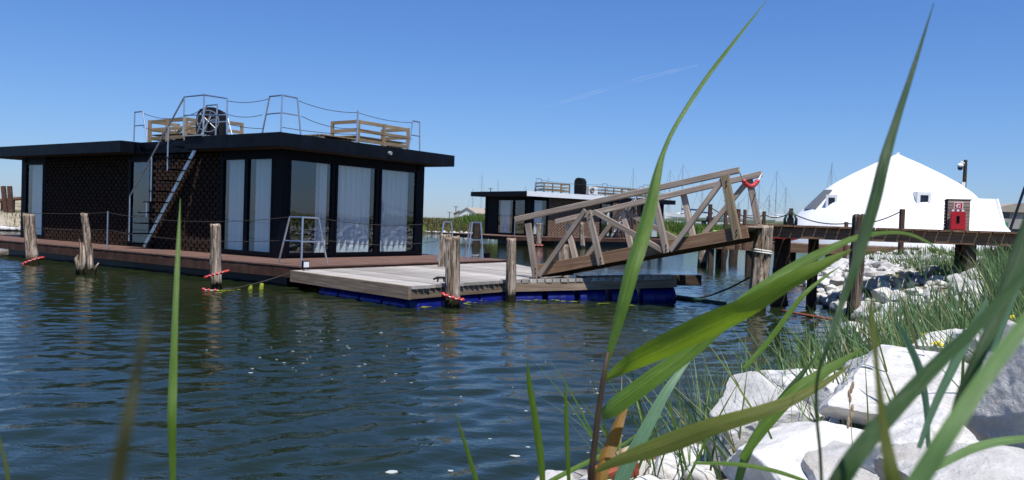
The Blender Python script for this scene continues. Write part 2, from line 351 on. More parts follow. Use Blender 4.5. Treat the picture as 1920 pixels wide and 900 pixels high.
# ------------------------------------------------------------------ mesh builder
class MB:
    def __init__(s): s.v = []; s.f = []
    def add(s, vs, fs):
        o = len(s.v); s.v += [tuple(x) for x in vs]; s.f += [tuple(i + o for i in f) for f in fs]; return s
    def box(s, x0, x1, y0, y1, z0, z1):
        return s.add([(x0, y0, z0), (x1, y0, z0), (x1, y1, z0), (x0, y1, z0), (x0, y0, z1), (x1, y0, z1), (x1, y1, z1), (x0, y1, z1)],
                     [(0, 3, 2, 1), (4, 5, 6, 7), (0, 1, 5, 4), (1, 2, 6, 5), (2, 3, 7, 6), (3, 0, 4, 7)])
    def prism(s, pts, z0, z1):
        n = len(pts)
        if sum(pts[i][0] * pts[(i + 1) % n][1] - pts[(i + 1) % n][0] * pts[i][1] for i in range(n)) < 0: pts = pts[::-1]
        v = [(p[0], p[1], z0) for p in pts] + [(p[0], p[1], z1) for p in pts]
        return s.add(v, [tuple(range(n - 1, -1, -1)), tuple(range(n, 2 * n))] + [(i, (i + 1) % n, n + (i + 1) % n, n + i) for i in range(n)])
    def beam(s, p, q, w, h, up=(0, 0, 1), ch=0.12):
        p, q = Vector(p), Vector(q); d = (q - p).normalized(); up = Vector(up)
        sd = d.cross(up)
        if sd.length < 1e-4: sd = d.cross(Vector((0, 1, 0)))
        sd.normalize(); u2 = sd.cross(d).normalized(); c = min(w, h) * ch
        pr = [(-w/2 + c, -h/2), (w/2 - c, -h/2), (w/2, -h/2 + c), (w/2, h/2 - c), (w/2 - c, h/2), (-w/2 + c, h/2), (-w/2, h/2 - c), (-w/2, -h/2 + c)]
        v = [p + sd * a + u2 * b for a, b in pr] + [q + sd * a + u2 * b for a, b in pr]
        return s.add(v, [tuple(range(8)), tuple(range(15, 7, -1))] + [(i, i + 8, (i + 1) % 8 + 8, (i + 1) % 8) for i in range(8)])
    def tube(s, pts, r, n=6, cap=True):
        pts = [Vector(p) for p in pts]; m = len(pts)
        rs = r if isinstance(r, (list, tuple)) else [r] * m
        ref = None; v = []
        for i in range(m):
            t = (pts[min(i + 1, m - 1)] - pts[max(i - 1, 0)])
            t = t.normalized() if t.length > 1e-9 else Vector((0, 0, 1))
            if ref is None: ref = Vector((0, 0, 1)) if abs(t.z) < 0.9 else Vector((1, 0, 0))
            a = t.cross(ref).normalized(); b = a.cross(t).normalized(); ref = b
            v += [pts[i] + (a * math.cos(2 * math.pi * k / n) + b * math.sin(2 * math.pi * k / n)) * rs[i] for k in range(n)]
        f = [(i * n + k, i * n + (k + 1) % n, (i + 1) * n + (k + 1) % n, (i + 1) * n + k) for i in range(m - 1) for k in range(n)]
        if cap: f += [tuple(range(n - 1, -1, -1)), tuple(range((m - 1) * n, m * n))]
        return s.add(v, f)
    def ring(s, c, r, t, nrm=(0, 0, 1), n=24, k=6):
        c = Vector(c); nrm = Vector(nrm).normalized(); a = nrm.orthogonal().normalized(); b = nrm.cross(a)
        v = []
        for i in range(n):
            th = 2 * math.pi * i / n; d = a * math.cos(th) + b * math.sin(th)
            for j in range(k):
                ph = 2 * math.pi * j / k; v.append(c + d * (r + t * math.cos(ph)) + nrm * t * math.sin(ph))
        return s.add(v, [(i * k + j, ((i + 1) % n) * k + j, ((i + 1) % n) * k + (j + 1) % k, i * k + (j + 1) % k) for i in range(n) for j in range(k)])
    def ball(s, c, r, n=10, m=7, sq=(1, 1, 1)):
        v = []; 
        for i in range(1, m):
            th = math.pi * i / m
            for j in range(n):
                ph = 2 * math.pi * j / n
                v.append((c[0] + r * sq[0] * math.sin(th) * math.cos(ph), c[1] + r * sq[1] * math.sin(th) * math.sin(ph), c[2] + r * sq[2] * math.cos(th)))
        v += [(c[0], c[1], c[2] + r * sq[2]), (c[0], c[1], c[2] - r * sq[2])]; T = len(v) - 2
        f = [(i * n + j, (i + 1) * n + j, (i + 1) * n + (j + 1) % n, i * n + (j + 1) % n) for i in range(m - 2) for j in range(n)]
        f += [(T, j, (j + 1) % n) for j in range(n)] + [(T + 1, (m - 2) * n + (j + 1) % n, (m - 2) * n + j) for j in range(n)]
        return s.add(v, f)
    def build(s, name, mat, parent=None, world=False, smooth=False, loc=None, kind=None, label=None):
        vs = s.v
        if world and parent is not None:
            inv = RM[parent.name].inverted(); vs = [tuple(inv @ Vector(p)) for p in vs]
        if loc is not None: vs = [(p[0] - loc[0], p[1] - loc[1], p[2] - loc[2]) for p in vs]
        me = bpy.data.meshes.new(name); me.from_pydata(vs, [], s.f); me.materials.append(MATS[mat])
        if smooth: me.polygons.foreach_set('use_smooth', [True] * len(me.polygons))
        o = bpy.data.objects.new(name, me); COL.objects.link(o)
        if parent is not None: o.parent = parent
        if loc is not None: o.location = loc
        if kind: o['kind'] = kind
        if label: o['label'] = label
        return o
RM = {}
def thing(name, label, cat, loc=(0, 0, 0), rot=0.0, group=None):
    o = bpy.data.objects.new(name, None); COL.objects.link(o); o.empty_display_size = 0.2
    o.location = loc; o.rotation_euler = (0, 0, rot)
    RM[o.name] = Matrix.Translation(Vector(loc)) @ Matrix.Rotation(rot, 4, 'Z')
    return tag(o, label, cat, group)
def tag(o, label, cat, group=None, kind=None):
    if label: o['label'] = label
    if cat: o['category'] = cat
    if group: o['group'] = group
    if kind: o['kind'] = kind
    return o
def board(name, parent, p, q, w, h, mat, up=(0, 0, 1), world=False, ch=0.08, label=None):
    """a timber whose own X axis runs along its length, so the grain follows it"""
    p, q = Vector(p), Vector(q)
    if world and parent is not None:
        inv = RM[parent.name].inverted(); p, q = inv @ p, inv @ q; up = inv.to_3x3() @ Vector(up)
    d = q - p; L = d.length; d.normalize(); sd = Vector(up).cross(d)
    if sd.length < 1e-4: sd = Vector((0, 1, 0)).cross(d)
    sd.normalize(); u2 = d.cross(sd)
    o = MB().beam((0, 0, 0), (L, 0, 0), w, h, (0, 0, 1), ch).build(name, mat, parent, label=label)
    m = Matrix((d, sd, u2)).transposed().to_4x4(); m.translation = p
    o.matrix_local = m
    return o
def copy_tree(o, parent=None, link=True):
    c = o.copy(); COL.objects.link(c)
    if parent is not None: c.parent = parent
    for ch in list(o.children): copy_tree(ch, c)
    return c
def sag(p, q, s, n=12):
    p, q = Vector(p), Vector(q)
    return [p.lerp(q, k / n) - Vector((0, 0, 4 * s * (k / n) * (1 - k / n))) for k in range(n + 1)]

# ------------------------------------------------------------------ the lie of the land
SHORE = [(-60, -14), (-14, 0.2), (-6, 2.9), (-3, 3.7), (0.2, 4.5), (1.4, 5.7), (3.4, 9.2), (5.7, 12.7), (6.15, 14.6), (6.6, 17), (7.5, 20.5), (8.8, 25), (11, 29), (17, 33), (40, 42), (60, 70), (40, 84), (15, 88), (-10, 88), (-24, 74), (-24, 62), (-27, 48), (-33, 46), (-60, 50), (-160, 80)]
def seg_dist(X, Y, poly):
    best = np.full(X.shape, 1e9); sg = np.ones(X.shape)
    for (x0, y0), (x1, y1) in zip(poly[:-1], poly[1:]):
        dx, dy = x1 - x0, y1 - y0; L2 = dx * dx + dy * dy
        t = np.clip(((X - x0) * dx + (Y - y0) * dy) / L2, 0, 1)
        d = np.hypot(X - x0 - t * dx, Y - y0 - t * dy)
        cr = dx * (Y - y0) - dy * (X - x0)
        m = d < best - 1e-9; best = np.where(m, d, best); sg = np.where(m, np.where(cr < 0, 1.0, -1.0), sg)
    return best * sg
def ground_z(X, Y):
    X = np.asarray(X, float); Y = np.asarray(Y, float)
    s = seg_dist(X, Y, SHORE)
    k = 0.30 + 0.32 * np.clip((X - 0.8) / 2.5, 0, 1)
    far = np.clip((Y - 40) / 12, 0, 1)
    top = 1.05 * (1 - far) + 1.25 * far
    z = np.where(s > 0, top * (1 - np.exp(-k * np.abs(s))) + 0.012 * np.clip(s - 3, 0, 30), np.maximum(-1.6, 0.5 * s) - 0.02)
    P = np.stack([X.ravel(), Y.ravel(), np.zeros(X.size)], 1)
    n = fbm(P * 0.5, 4, 5).reshape(X.shape) * 0.10 + fbm(P * 2.3, 3, 9).reshape(X.shape) * 0.04
    z = z + n * np.clip(s * 0.8, 0, 1) + far * np.clip(s / 8, 0, 1) * fbm(P * 0.06, 3, 3).reshape(X.shape) * 0.5
    # the sandy rise on the far left bank
    z = z + 0.8 * np.exp(-(((X + 47) / 14) ** 2 + ((Y - 66) / 12) ** 2)) * np.clip(s / 6, 0, 1)
    return z
def gz(x, y): return float(ground_z(np.array([x]), np.array([y]))[0])

def sheet(name, xs, ys, zf, mat, kind='structure', smooth=True):
    X, Y = np.meshgrid(xs, ys); Z_ = zf(X, Y); n, m = X.shape
    me = bpy.data.meshes.new(name)
    V = np.stack([X.ravel(), Y.ravel(), Z_.ravel()], 1).astype(np.float32)
    i = np.arange((n - 1) * m).reshape(n - 1, m)[:, :-1].ravel()
    Fq = np.stack([i, i + 1, i + m + 1, i + m], 1).astype(np.int32)
    me.vertices.add(len(V)); me.vertices.foreach_set('co', V.ravel())
    me.loops.add(Fq.size); me.loops.foreach_set('vertex_index', Fq.ravel())
    me.polygons.add(len(Fq)); me.polygons.foreach_set('loop_start', np.arange(0, Fq.size, 4, dtype=np.int32))
    me.update(calc_edges=True); me.validate()
    if smooth: me.polygons.foreach_set('use_smooth', np.ones(len(me.polygons), bool))
    me.materials.append(MATS[mat]); o = bpy.data.objects.new(name, me); COL.objects.link(o); o['kind'] = kind
    return o
def axis(lo, hi, step, a, b, grow=1.25):
    c = list(np.arange(lo, hi + 1e-6, step)); s = step; x = hi
    while x < b: s *= grow; x += s; c.append(min(x, b))
    s = step; x = lo; pre = []
    while x > a: s *= grow; x -= s; pre.append(max(x, a))
    return np.array(pre[::-1] + c)
sheet('ground', axis(-9, 20, 0.22, -4000, 4000, 1.06), axis(-6, 40, 0.22, -400, 5000, 1.06), ground_z, 'ground_soil')

def wave(X, Y):
    r = np.random.default_rng(3); z = np.zeros_like(X)
    P = np.stack([X.ravel() * 0.35, Y.ravel() * 0.35, np.zeros(X.size)], 1)
    wx = X + 0.5 * fbm(P, 2, 21).reshape(X.shape); wy = Y + 0.5 * fbm(P, 2, 31).reshape(X.shape)
    amp = 0.75 + 0.45 * fbm(P * 0.8 + 5, 2, 41).reshape(X.shape)
    for k in range(44):
        lam = (0.13 * 5.5 ** r.random()) if k % 3 else r.uniform(0.24, 0.36); th = (R(122) + r.normal(0, 0.30)) if k % 4 else (R(80) + r.normal(0, 0.5))
        kx, ky = math.cos(th) * 2 * math.pi / lam, math.sin(th) * 2 * math.pi / lam
        z += 0.0043 * lam * np.sin(kx * wx + ky * wy + r.uniform(0, 6.28))
    z *= amp
    fade = np.clip((14 - np.abs(X + 3)) / 4, 0, 1) * np.clip((Y - 3.4) / 0.6, 0, 1) * np.clip((30 - Y) / 8, 0, 1)
    return z * fade
sheet('water', axis(-17, 11, 0.05, -4000, 4000, 1.3), axis(3.6, 30, 0.05, -60, 5000, 1.3), wave, 'water_surface')

# ------------------------------------------------------------------ houseboats
HX = R(90 - 34.8)                # local X = the short side, local Y = the long side
HC = Vector((-5.47, 19.19, 0.0))
HM = Matrix.Translation(HC) @ Matrix.Rotation(HX, 4, 'Z'); HMI = HM.inverted()
def hx(px, py, X):               # point of the near boat's own frame, on its plane local X = const
    p, q = HM @ Vector((X, 0, 0)), HM @ Vector((X, 1, 0)); return HMI @ atplane(px, py, p, q)
def hy(px, py, Y):
    p, q = HM @ Vector((0, Y, 0)), HM @ Vector((1, Y, 0)); return HMI @ atplane(px, py, p, q)

L, W = 12.9, 5.0                 # wall length and depth
ZD, ZS, ZR = 0.46, 3.05, 3.37    # deck, soffit, roof
def curtain(x0, x1, z0, z1, plane, axis_, root, parent, n=None, amp=0.055):
    wv = x1 - x0; n = n or max(24, int(wv * 60)); mb = MB(); v = []
    for i in range(n + 1):
        t = x0 + wv * i / n; d = plane + amp * math.sin(t * 33 + 1.5 * math.sin(t * 4)) + 0.012 * math.sin(t * 91)
        for z in (z0, z1): v.append((d, t, z) if axis_ == 'X' else (t, d, z))
    mb.add(v, [(2 * i, 2 * i + 2, 2 * i + 3, 2 * i + 1) for i in range(n)])
    return mb.build('curtain', 'curtain_cloth', parent, smooth=True)
def window(root, a0, a1, z0, z1, plane, ax, cur=None, fr=0.07):
    """one glazed opening: frame with its pane and curtain under it; ax X: plane X = const running in Y"""
    def B(mb, s0, s1, d0, d1, zz0, zz1):
        return mb.box(d0, d1, s0, s1, zz0, zz1) if ax == 'X' else mb.box(s0, s1, d0, d1, zz0, zz1)
    sg = 1 if plane < 2 else -1
    o0, o1 = sorted((plane - 0.035 * sg, plane + 0.05 * sg))
    mb = MB(); B(mb, a0, a0 + fr, o0, o1, z0, z1); B(mb, a1 - fr, a1, o0, o1, z0, z1)
    B(mb, a0 + fr, a1 - fr, o0 + 0.002, o1 - 0.002, z1 - fr, z1); B(mb, a0 + fr, a1 - fr, o0 + 0.002, o1 - 0.002, z0, z0 + fr)
    f = mb.build('window', 'black_frame', root)
    g = MB(); p = plane + 0.01 * sg; c_ = [(a0 + fr, z0 + fr), (a1 - fr, z0 + fr), (a1 - fr, z1 - fr), (a0 + fr, z1 - fr)]; q_ = [(p, a, z) if ax == 'X' else (a, p, z) for a, z in c_]; g.add(q_, [(0, 3, 2, 1) if (ax == 'X') == (plane < 2) else (0, 1, 2, 3)]); g.build('pane', 'window_glass', f)
    for c0, c1 in (cur or []):
        curtain(a0 + fr + (a1 - a0 - 2 * fr) * c0, a0 + fr + (a1 - a0 - 2 * fr) * c1, z0 + 0.03, z1 - 0.03, plane + 0.19 * sg, ax, root, f)
    return f
def bricks(root, plane, y0, y1, z0, z1, ax='X', name='lattice_brick', mat='brick_shaded_wood'):
    mb = MB(); pit, rowh = 0.25, 0.098; k = 0; z = z0 + 0.01; sg = 1 if plane < 2 else -1
    while z + rowh < z1 + 0.01:
        y = y0 + (0.125 if k % 2 else 0.0) - 0.06
        while y < y1:
            a, b = max(y, y0), min(y + 0.17, y1)
            if b - a > 0.03:
                j = random.uniform(-0.006, 0.006); d = sorted((plane - (0.03 + j) * sg, plane + 0.05 * sg))
                if ax == 'X': mb.box(d[0], d[1], a, b, z, z + rowh - 0.014)
                else: mb.box(a, b, d[0], d[1], z, z + rowh - 0.014)
            y += pit
        z += rowh; k += 1
    mb.build(name, mat, root, kind='stuff')
    bk = MB(); d = sorted((plane + 0.055 * sg, plane + 0.08 * sg))
    if ax == 'X': bk.box(d[0], d[1], y0, y1, z0, z1)
    else: bk.box(y0, y1, d[0], d[1], z0, z1)
    bk.build('backing_wall', 'brick_recess', root)
def houseboat(name, label, loc, rot, far=False):
    root = thing(name, label, 'houseboat', loc, rot)
    # hull and deck
    mb = MB().box(-0.95, W + 0.2, -1.4, 11.6, -0.6, 0.235); mb.build('hull', 'hull_navy', root)
    x0, x1, y0, y1 = -1.42, W + 0.9, -2.38, L + 2.9
    for a in ((x0, y0, x1, y0), (x0, y1, x1, y1), (x0, y0, x0, y1), (x1, y0, x1, y1)):
        b = MB()
        if a[1] == a[3]: b.box(a[0], a[2], a[1] - 0.02, a[1] + 0.02, 0.20, ZD - 0.004)
        else: b.box(a[0] - 0.02, a[0] + 0.02, a[1] + 0.02, a[3] - 0.02, 0.20, ZD - 0.004)
        b.build('deck_fascia', 'fascia_red', root)
    db = MB(); y = y0 - 0.03
    while y < y1 + 0.03:
        db.box(x0 - 0.03 - random.uniform(0, 0.006), x1 + 0.03, y, y + 0.135, ZD - 0.03, ZD + random.uniform(-0.002, 0.002)); y += 0.142
    db.build('deck_boards', 'deck_red', root, kind='stuff')
    MB().box(x0 + 0.1, x1 - 0.1, y0 + 0.1, y1 - 0.1, 0.24, 0.40).build('deck_frame', 'timber_dark', root)
    # roof: polygon with the stair notch cut in the overhang
    nl, nr = 5.95, 2.95; ye = 13.75 if far else 14.2
    rp = [(-0.62, -0.6), (5.62, -0.6), (5.62, ye), (-0.62, ye), (-0.62, nl), (-0.04, nl), (-0.04, nr), (-0.62, nr)]
    MB().prism(rp, ZS + 0.03, ZR - 0.02).build('roof', 'black_paint', root)
    segs = [(rp[0], rp[1]), (rp[1], rp[2]), (rp[2], rp[3]), (rp[3], rp[4]), (rp[4], rp[5]), (rp[5], rp[6]), (rp[6], rp[7]), (rp[7], rp[0])]
    for i, (p, q) in enumerate(segs):
        p_, q_ = Vector((*p, 0)), Vector((*q, 0)); d = (q_ - p_).normalized(); nrm = Vector((d.y, -d.x, 0))
        if i in (4, 5, 6): a, b = p_ + nrm * 0.014, q_ + nrm * 0.014
        else: a, b = p_ + nrm * 0.014 - d * 0.02, q_ + nrm * 0.014 + d * 0.02
        white = far and i == 3
        off = 0.001 * i
        m = MB().beam(a + Vector((0, 0, (ZS + ZR) / 2)), b + Vector((0, 0, (ZS + ZR) / 2)), 0.024, ZR - ZS - off, ch=0.1)
        m.build('roof_fascia', 'roof_white_sheet' if white else 'black_paint', root, label='bright white metal fascia' if white else None)
    MB().box(-0.5, 5.85, -0.5, ye - 0.1, ZS + 0.005, ZS + 0.028).build('soffit', 'black_frame', root) if False else None
    MB().box(-0.52, W + 0.5, -0.5, nr - 0.02, ZS + 0.004, ZS + 0.028).build('soffit', 'timber_dark', root)
    MB().box(-0.52, W + 0.5, nl + 0.02, ye - 0.1, ZS + 0.004, ZS + 0.028).build('soffit', 'timber_dark', root)
    # corner posts, headers, sills
    zb, zt = ZD + 0.005, ZS
    for (a, b, c, d) in ((-0.03, 0.32, -0.03, 0.16), (W - 0.33, W + 0.03, -0.03, 0.16), (-0.03, 0.16, L - 0.3, L + 0.03), (W - 0.16, W + 0.03, L - 0.16, L + 0.03)):
        pass
    def wallbox(a, b, c, d, z0, z1, nm='wall_panel'): MB().box(a, b, c, d, z0, z1).build(nm, 'black_frame', root)
    wallbox(-0.03, 0.12, -0.03, 0.30, zb, zt, 'corner_post'); wallbox(0.123, 0.16, -0.03, 0.08, zb, zt, 'corner_post')
    wallbox(W - 0.23, W + 0.03, -0.03, 0.10, zb, zt, 'corner_post')
    wallbox(-0.03, 0.12, L - 0.22, L + 0.03, zb, zt, 'corner_post'); wallbox(W - 0.2, W + 0.03, L - 0.12, L + 0.03, zb, zt, 'corner_post')
    # long side openings (X = 0)
    zw0, zw1 = 0.52, 2.90
    for (a0, a1, cu) in ((0.30, 1.32, [(0, 1)]), (1.32, 2.30, [(0.06, 1)]), (5.44, 6.52, [(0.0, 0.12)]), (11.45, 12.68, [(0.25, 1)])):
        f = window(root, a0, a1, zw0, zw1, 0.0, 'X', cu)
    wallbox(0.0, 0.1, 0.302, 2.30, 2.902, zt, 'header'); wallbox(0.0, 0.1, 5.44, 6.52, 2.902, zt, 'header'); wallbox(0.0, 0.1, 11.45, L - 0.222, 2.902, zt, 'header')
    for (a, b) in ((2.302, 2.40), (5.36, 5.438), (6.522, 6.60), (11.37, 11.448)): wallbox(-0.02, 0.1, a, b, zb, zt)
    wallbox(-0.02, 0.1, 0.302, 2.30, zb, 0.518, 'sill'); wallbox(-0.02, 0.1, 5.44, 6.52, zb, 0.518, 'sill'); wallbox(-0.02, 0.1, 11.45, L - 0.222, zb, 0.518, 'sill')
    bmat = 'brick_sunlit_wood' if far else 'brick_shaded_wood'
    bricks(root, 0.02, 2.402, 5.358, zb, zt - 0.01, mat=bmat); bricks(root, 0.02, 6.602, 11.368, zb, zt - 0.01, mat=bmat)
    # short front side (Y = 0): three tall panes
    for (a0, a1, cu) in ((0.161, 1.60, [(0.78, 1)]), (1.66, 3.17, [(0, 1)]), (3.24, W - 0.232, [(0, 0.88)])):
        window(root, a0, a1, zw0, 2.88, 0.0, 'Y', cu)
    wallbox(0.161, W - 0.232, 0.0, 0.1, 2.882, zt, 'header'); wallbox(0.161, W - 0.232, -0.02, 0.1, zb, 0.518, 'sill')
    wallbox(1.602, 1.658, -0.02, 0.1, 0.52, 2.88); wallbox(3.172, 3.238, -0.02, 0.1, 0.52, 2.88)
    # short rear side (Y = L)
    for (a0, a1, cu) in ((0.50, 1.75, []), (1.80, 3.6, [(0.3, 1)])):
        window(root, a0, a1, zw0, 2.88, L, 'Y', cu)
    wallbox(0.123, W - 0.202, L - 0.1, L, 2.882, zt, 'header'); wallbox(0.50, 3.6, L - 0.1, L, zb, 0.518, 'sill')
    wallbox(0.123, 0.498, L - 0.1, L, zb, 2.88); wallbox(1.752, 1.798, L - 0.1, L, 0.52, 2.88)
    wallbox(3.602, W - 0.202, L - 0.1, L, zb, 2.88)
    wallbox(W - 0.1, W, 0.102, L - 0.13, zb, zt)
    # inside
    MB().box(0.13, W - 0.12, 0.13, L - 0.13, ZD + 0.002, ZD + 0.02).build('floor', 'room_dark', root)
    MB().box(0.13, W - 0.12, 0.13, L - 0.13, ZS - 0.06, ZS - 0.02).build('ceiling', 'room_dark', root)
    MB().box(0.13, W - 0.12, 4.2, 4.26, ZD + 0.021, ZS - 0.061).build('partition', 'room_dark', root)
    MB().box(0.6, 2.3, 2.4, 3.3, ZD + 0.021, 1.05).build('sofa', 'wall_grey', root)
    # door handle
    MB().tube([(-0.07, 5.56, 1.3), (-0.07, 5.56, 1.75)], 0.015).tube([(-0.07, 5.56, 1.45), (-0.07, 5.75, 1.45)], 0.012).build('handle', 'stainless', root)
    # downlight and cleats
    MB().tube([(2.9, -0.65, 3.2), (2.9, -0.72, 3.2)], 0.05, 10).build('wall_light', 'grey_metal', root)
    for (cx, cy, al) in ((-1.3, 0.6, 'Y'), (-1.3, 9.2, 'Y'), (5.75, -1.4, 'X')):
        d = Vector((0, 0.16, 0)) if al == 'Y' else Vector((0.16, 0, 0)); c = Vector((cx, cy, ZD))
        MB().tube([c - d * 0.35, c - d * 0.35 + Vector((0, 0, 0.05))], 0.02).tube([c + d * 0.35, c + d * 0.35 + Vector((0, 0, 0.05))], 0.02)\
            .tube([c - d + Vector((0, 0, 0.075)), c - d * 0.5 + Vector((0, 0, 0.06)), c + d * 0.5 + Vector((0, 0, 0.06)), c + d + Vector((0, 0, 0.075))], 0.02).build('cleat', 'grey_metal', root)
    return root
near = houseboat('houseboat', 'black flat-roofed houseboat with tall curtained windows moored nearest, its whole front in view', tuple(HC), HX)
ay = R(38); A_ = Vector((math.cos(ay), math.sin(ay), 0))
FC = Vector((1.15, 53.2, 0.16)) + A_ * L
farb = houseboat('houseboat', 'smaller-looking second houseboat farther off behind the gangway, with white roof edge', tuple(FC), ay + R(90) + R(0) + R(0), True) if False else \
    houseboat('houseboat', 'second houseboat farther off behind the gangway, with a white roof edge', tuple(FC), math.atan2(-A_.y, -A_.x) - R(90), True)
FM = RM[farb.name]

# ---- stairs, rails, furniture: built in a boat's frame so both boats can carry them
def frame_thing(name, label, cat, M, at=(0, 0, 0), group=None):
    o = bpy.data.objects.new(name, None); COL.objects.link(o); o.empty_display_size = 0.2
    m = M @ Matrix.Translation(Vector(at)); o.matrix_world = m; RM[o.name] = M.copy(); o['_at'] = list(at); del o['_at']
    off = Vector(at); OFF[o.name] = off
    return tag(o, label, cat, group)
OFF = {}
class FB(MB):                    # builds in the boat frame, under a thing placed at its own base
    def put(s, name, mat, th, **k):
        o = OFF[th.name]; s.v = [(a - o.x, b - o.y, c - o.z) for a, b, c in s.v]
        return s.build(name, mat, th, **k)
def fboard(name, th, p, q, w, h, mat, up=(0, 0, 1), **k):
    o = OFF[th.name]; return board(name, th, Vector(p) - o, Vector(q) - o, w, h, mat, up, **k)

def stairs(M, label):
    t = frame_thing('roof_stairs', label, 'stairs', M, (-0.35, 5.4, ZD))
    b0, b1 = Vector((-0.12, 5.55, ZD + 0.02)), Vector((-0.12, 3.12, 3.32))
    fboard('stringer', t, b0, b1, 0.035, 0.12, 'stainless')
    n = 10
    for k in range(n):
        c = b0.lerp(b1, (k + 0.35) / n)
        fboard('tread', t, (-0.72, c.y + 0.05, c.z), (-0.15, c.y + 0.05, c.z), 0.22, 0.03, 'black_frame')
        FB().tube([(-0.13, c.y + 0.1, c.z - 0.03), (-0.13, c.y + 0.02, c.z - 0.2)], 0.01).put('bracket', 'grey_metal', t)
    X = -0.68
    top = [(X, 5.34, 0.66), (X, 5.34, 1.86), (X, 2.98, 4.36), (X, 2.16, 4.36), (X, 1.25, 4.22), (X, 1.22, ZR)]
    FB().tube(top, 0.021, 8).put('handrail', 'stainless', t)
    for y, z0, z1 in ((4.36, 1.73, 2.88), (3.64, 2.53, 3.64), (2.98, ZR - 0.02, 4.36), (2.16, ZR - 0.02, 4.36)):
        FB().tube([(X, y, z0), (X, y, z1)], 0.019, 8).put('baluster', 'stainless', t)
    FB().tube([(X, 2.98, 3.9), (X, 2.16, 3.88), (X, 1.25, 3.82)], 0.016, 6).tube([(X, 2.16, 4.36), (X + 0.02, 2.16, 4.36)], 0.01).put('mid_rail', 'stainless', t)
    FB().box(-0.70, -0.06, 2.2, 3.0, ZR + 0.002, ZR + 0.03).put('landing', 'grey_metal', t)
    return t
stairs(HM, 'steel stairs with handrail climbing the side of the nearest houseboat to its roof')
stairs(FM, 'distant steel stairs on the side of the second houseboat')

STG = 'steel rail stands on the houseboats'
def stand(M, tops, bots, label, mid=0.47, r=0.019):
    c = sum((Vector(b) for b in bots), Vector()) / len(bots)
    t = frame_thing('rail_stand', label, 'rail stand', M, c, STG)
    for a, b in zip(tops, bots): FB().tube([a, b], r, 8).put('leg', 'stainless', t)
    FB().tube(tops, r, 8).put('top_rail', 'stainless', t)
    FB().tube([Vector(a).lerp(Vector(b), mid) for a, b in zip(tops, bots)], r * 0.85, 6).put('cross_rail', 'stainless', t)
    return t
zt_ = ZR + 0.86
def cap(p, z): p = Vector(p); p.z = z; return p
corner_top = [cap((-0.42, 0.02, 0), zt_), cap((-0.42, -0.42, 0), zt_ + 0.005), cap((0.02, -0.42, 0), zt_)]
corner_bot = [Vector((-0.42, 0.26, ZR)), Vector((-0.46, -0.46, ZR)), Vector((0.12, -0.46, ZR))]
stand(HM, corner_top, corner_bot, 'three-legged steel rail stand on the roof corner above the dock')
s1t = [cap(hx(253, 202, -0.35), 4.16), cap(hx(268, 202, -0.35), 4.16)]; s1b = [cap(hx(251, 262, -0.35), ZR), cap(hx(276, 262, -0.35), ZR)]
stand(HM, s1t, s1b, 'narrow steel rail stand at the far left end of the nearest roof')
s2t = [Vector((-0.1, 2.9, 4.22)), Vector((-0.1, 2.45, 4.22))]; s2b = [Vector((-0.1, 3.35, ZR)), Vector((-0.1, 2.5, ZR))]
stand(HM, s2t, s2b, 'steel rail stand at the head of the stairs in front of the black helm cover')
s3t = [Vector((-0.25, 2.5, 3.92)), Vector((-0.25, 1.85, 3.92))]; s3b = [Vector((-0.25, 2.95, ZR)), Vector((-0.25, 1.6, ZR))]
stand(HM, s3t, s3b, 'low steel rail stand beside the head of the stairs', mid=0.3)
pr = cap(hy(671, 205, -0.4), 4.2); prb = cap(hy(671, 266, -0.4), ZR)
t = frame_thing('rail_post', 'single steel rail post on the roof at the corner of the right-hand timber bench', 'post', HM, prb)
FB().tube([pr, cap(pr, ZR)], 0.024, 8).put('pole', 'stainless', t)
s4t = [cap(hy(774, 224, -0.35), 4.2), cap(hy(787, 225, -0.35), 4.2)]; s4b = [cap(hy(766, 280, -0.35), ZR), cap(hy(787, 281, -0.35), ZR)]
stand(HM, s4t, s4b, 'steel rail stand at the right-hand end of the nearest roof')
# deck stands
d1t = [Vector((-1.3, -1.85, 1.46)), Vector((-1.3, -2.26, 1.465)), Vector((-0.88, -2.26, 1.46))]
d1b = [Vector((-1.32, -1.55, ZD)), Vector((-1.34, -2.3, ZD)), Vector((-0.62, -2.3, ZD))]
stand(HM, d1t, d1b, 'three-legged steel rail stand on the deck corner beside the dock', mid=0.5)
a = hy(818, 489, -2.25); b = hy(843, 423, -2.25)
d2t = [Vector((a.x + 0.25, -2.25, 1.46)), Vector((a.x + 0.55, -2.25, 1.46))]; d2b = [Vector((a.x, -2.3, ZD)), Vector((a.x + 0.66, -2.3, ZD))]
stand(HM, d2t, d2b, 'steel rail stand on the deck behind the log nearest the dock corner')
a2 = hy(874, 482, -2.1)
d3t = [Vector((a2.x + 0.22, -2.1, 1.46)), Vector((a2.x + 0.6, -2.1, 1.465)), Vector((a2.x + 0.6, -1.75, 1.46))]
d3b = [Vector((a2.x, -2.15, ZD)), Vector((a2.x + 0.62, -2.2, ZD)), Vector((a2.x + 0.66, -1.5, ZD))]
stand(HM, d3t, d3b, 'steel rail stand at the far right corner of the deck')
dp = cap(hx(201, 460, -1.3), ZD)
t = frame_thing('rail_post', 'slim steel rail post on the left deck edge before the brick wall', 'post', HM, dp)
FB().tube([dp, cap(dp, 1.44)], 0.018, 8).put('pole', 'stainless', t)
dq = Vector((-1.3, 13.4, ZD))
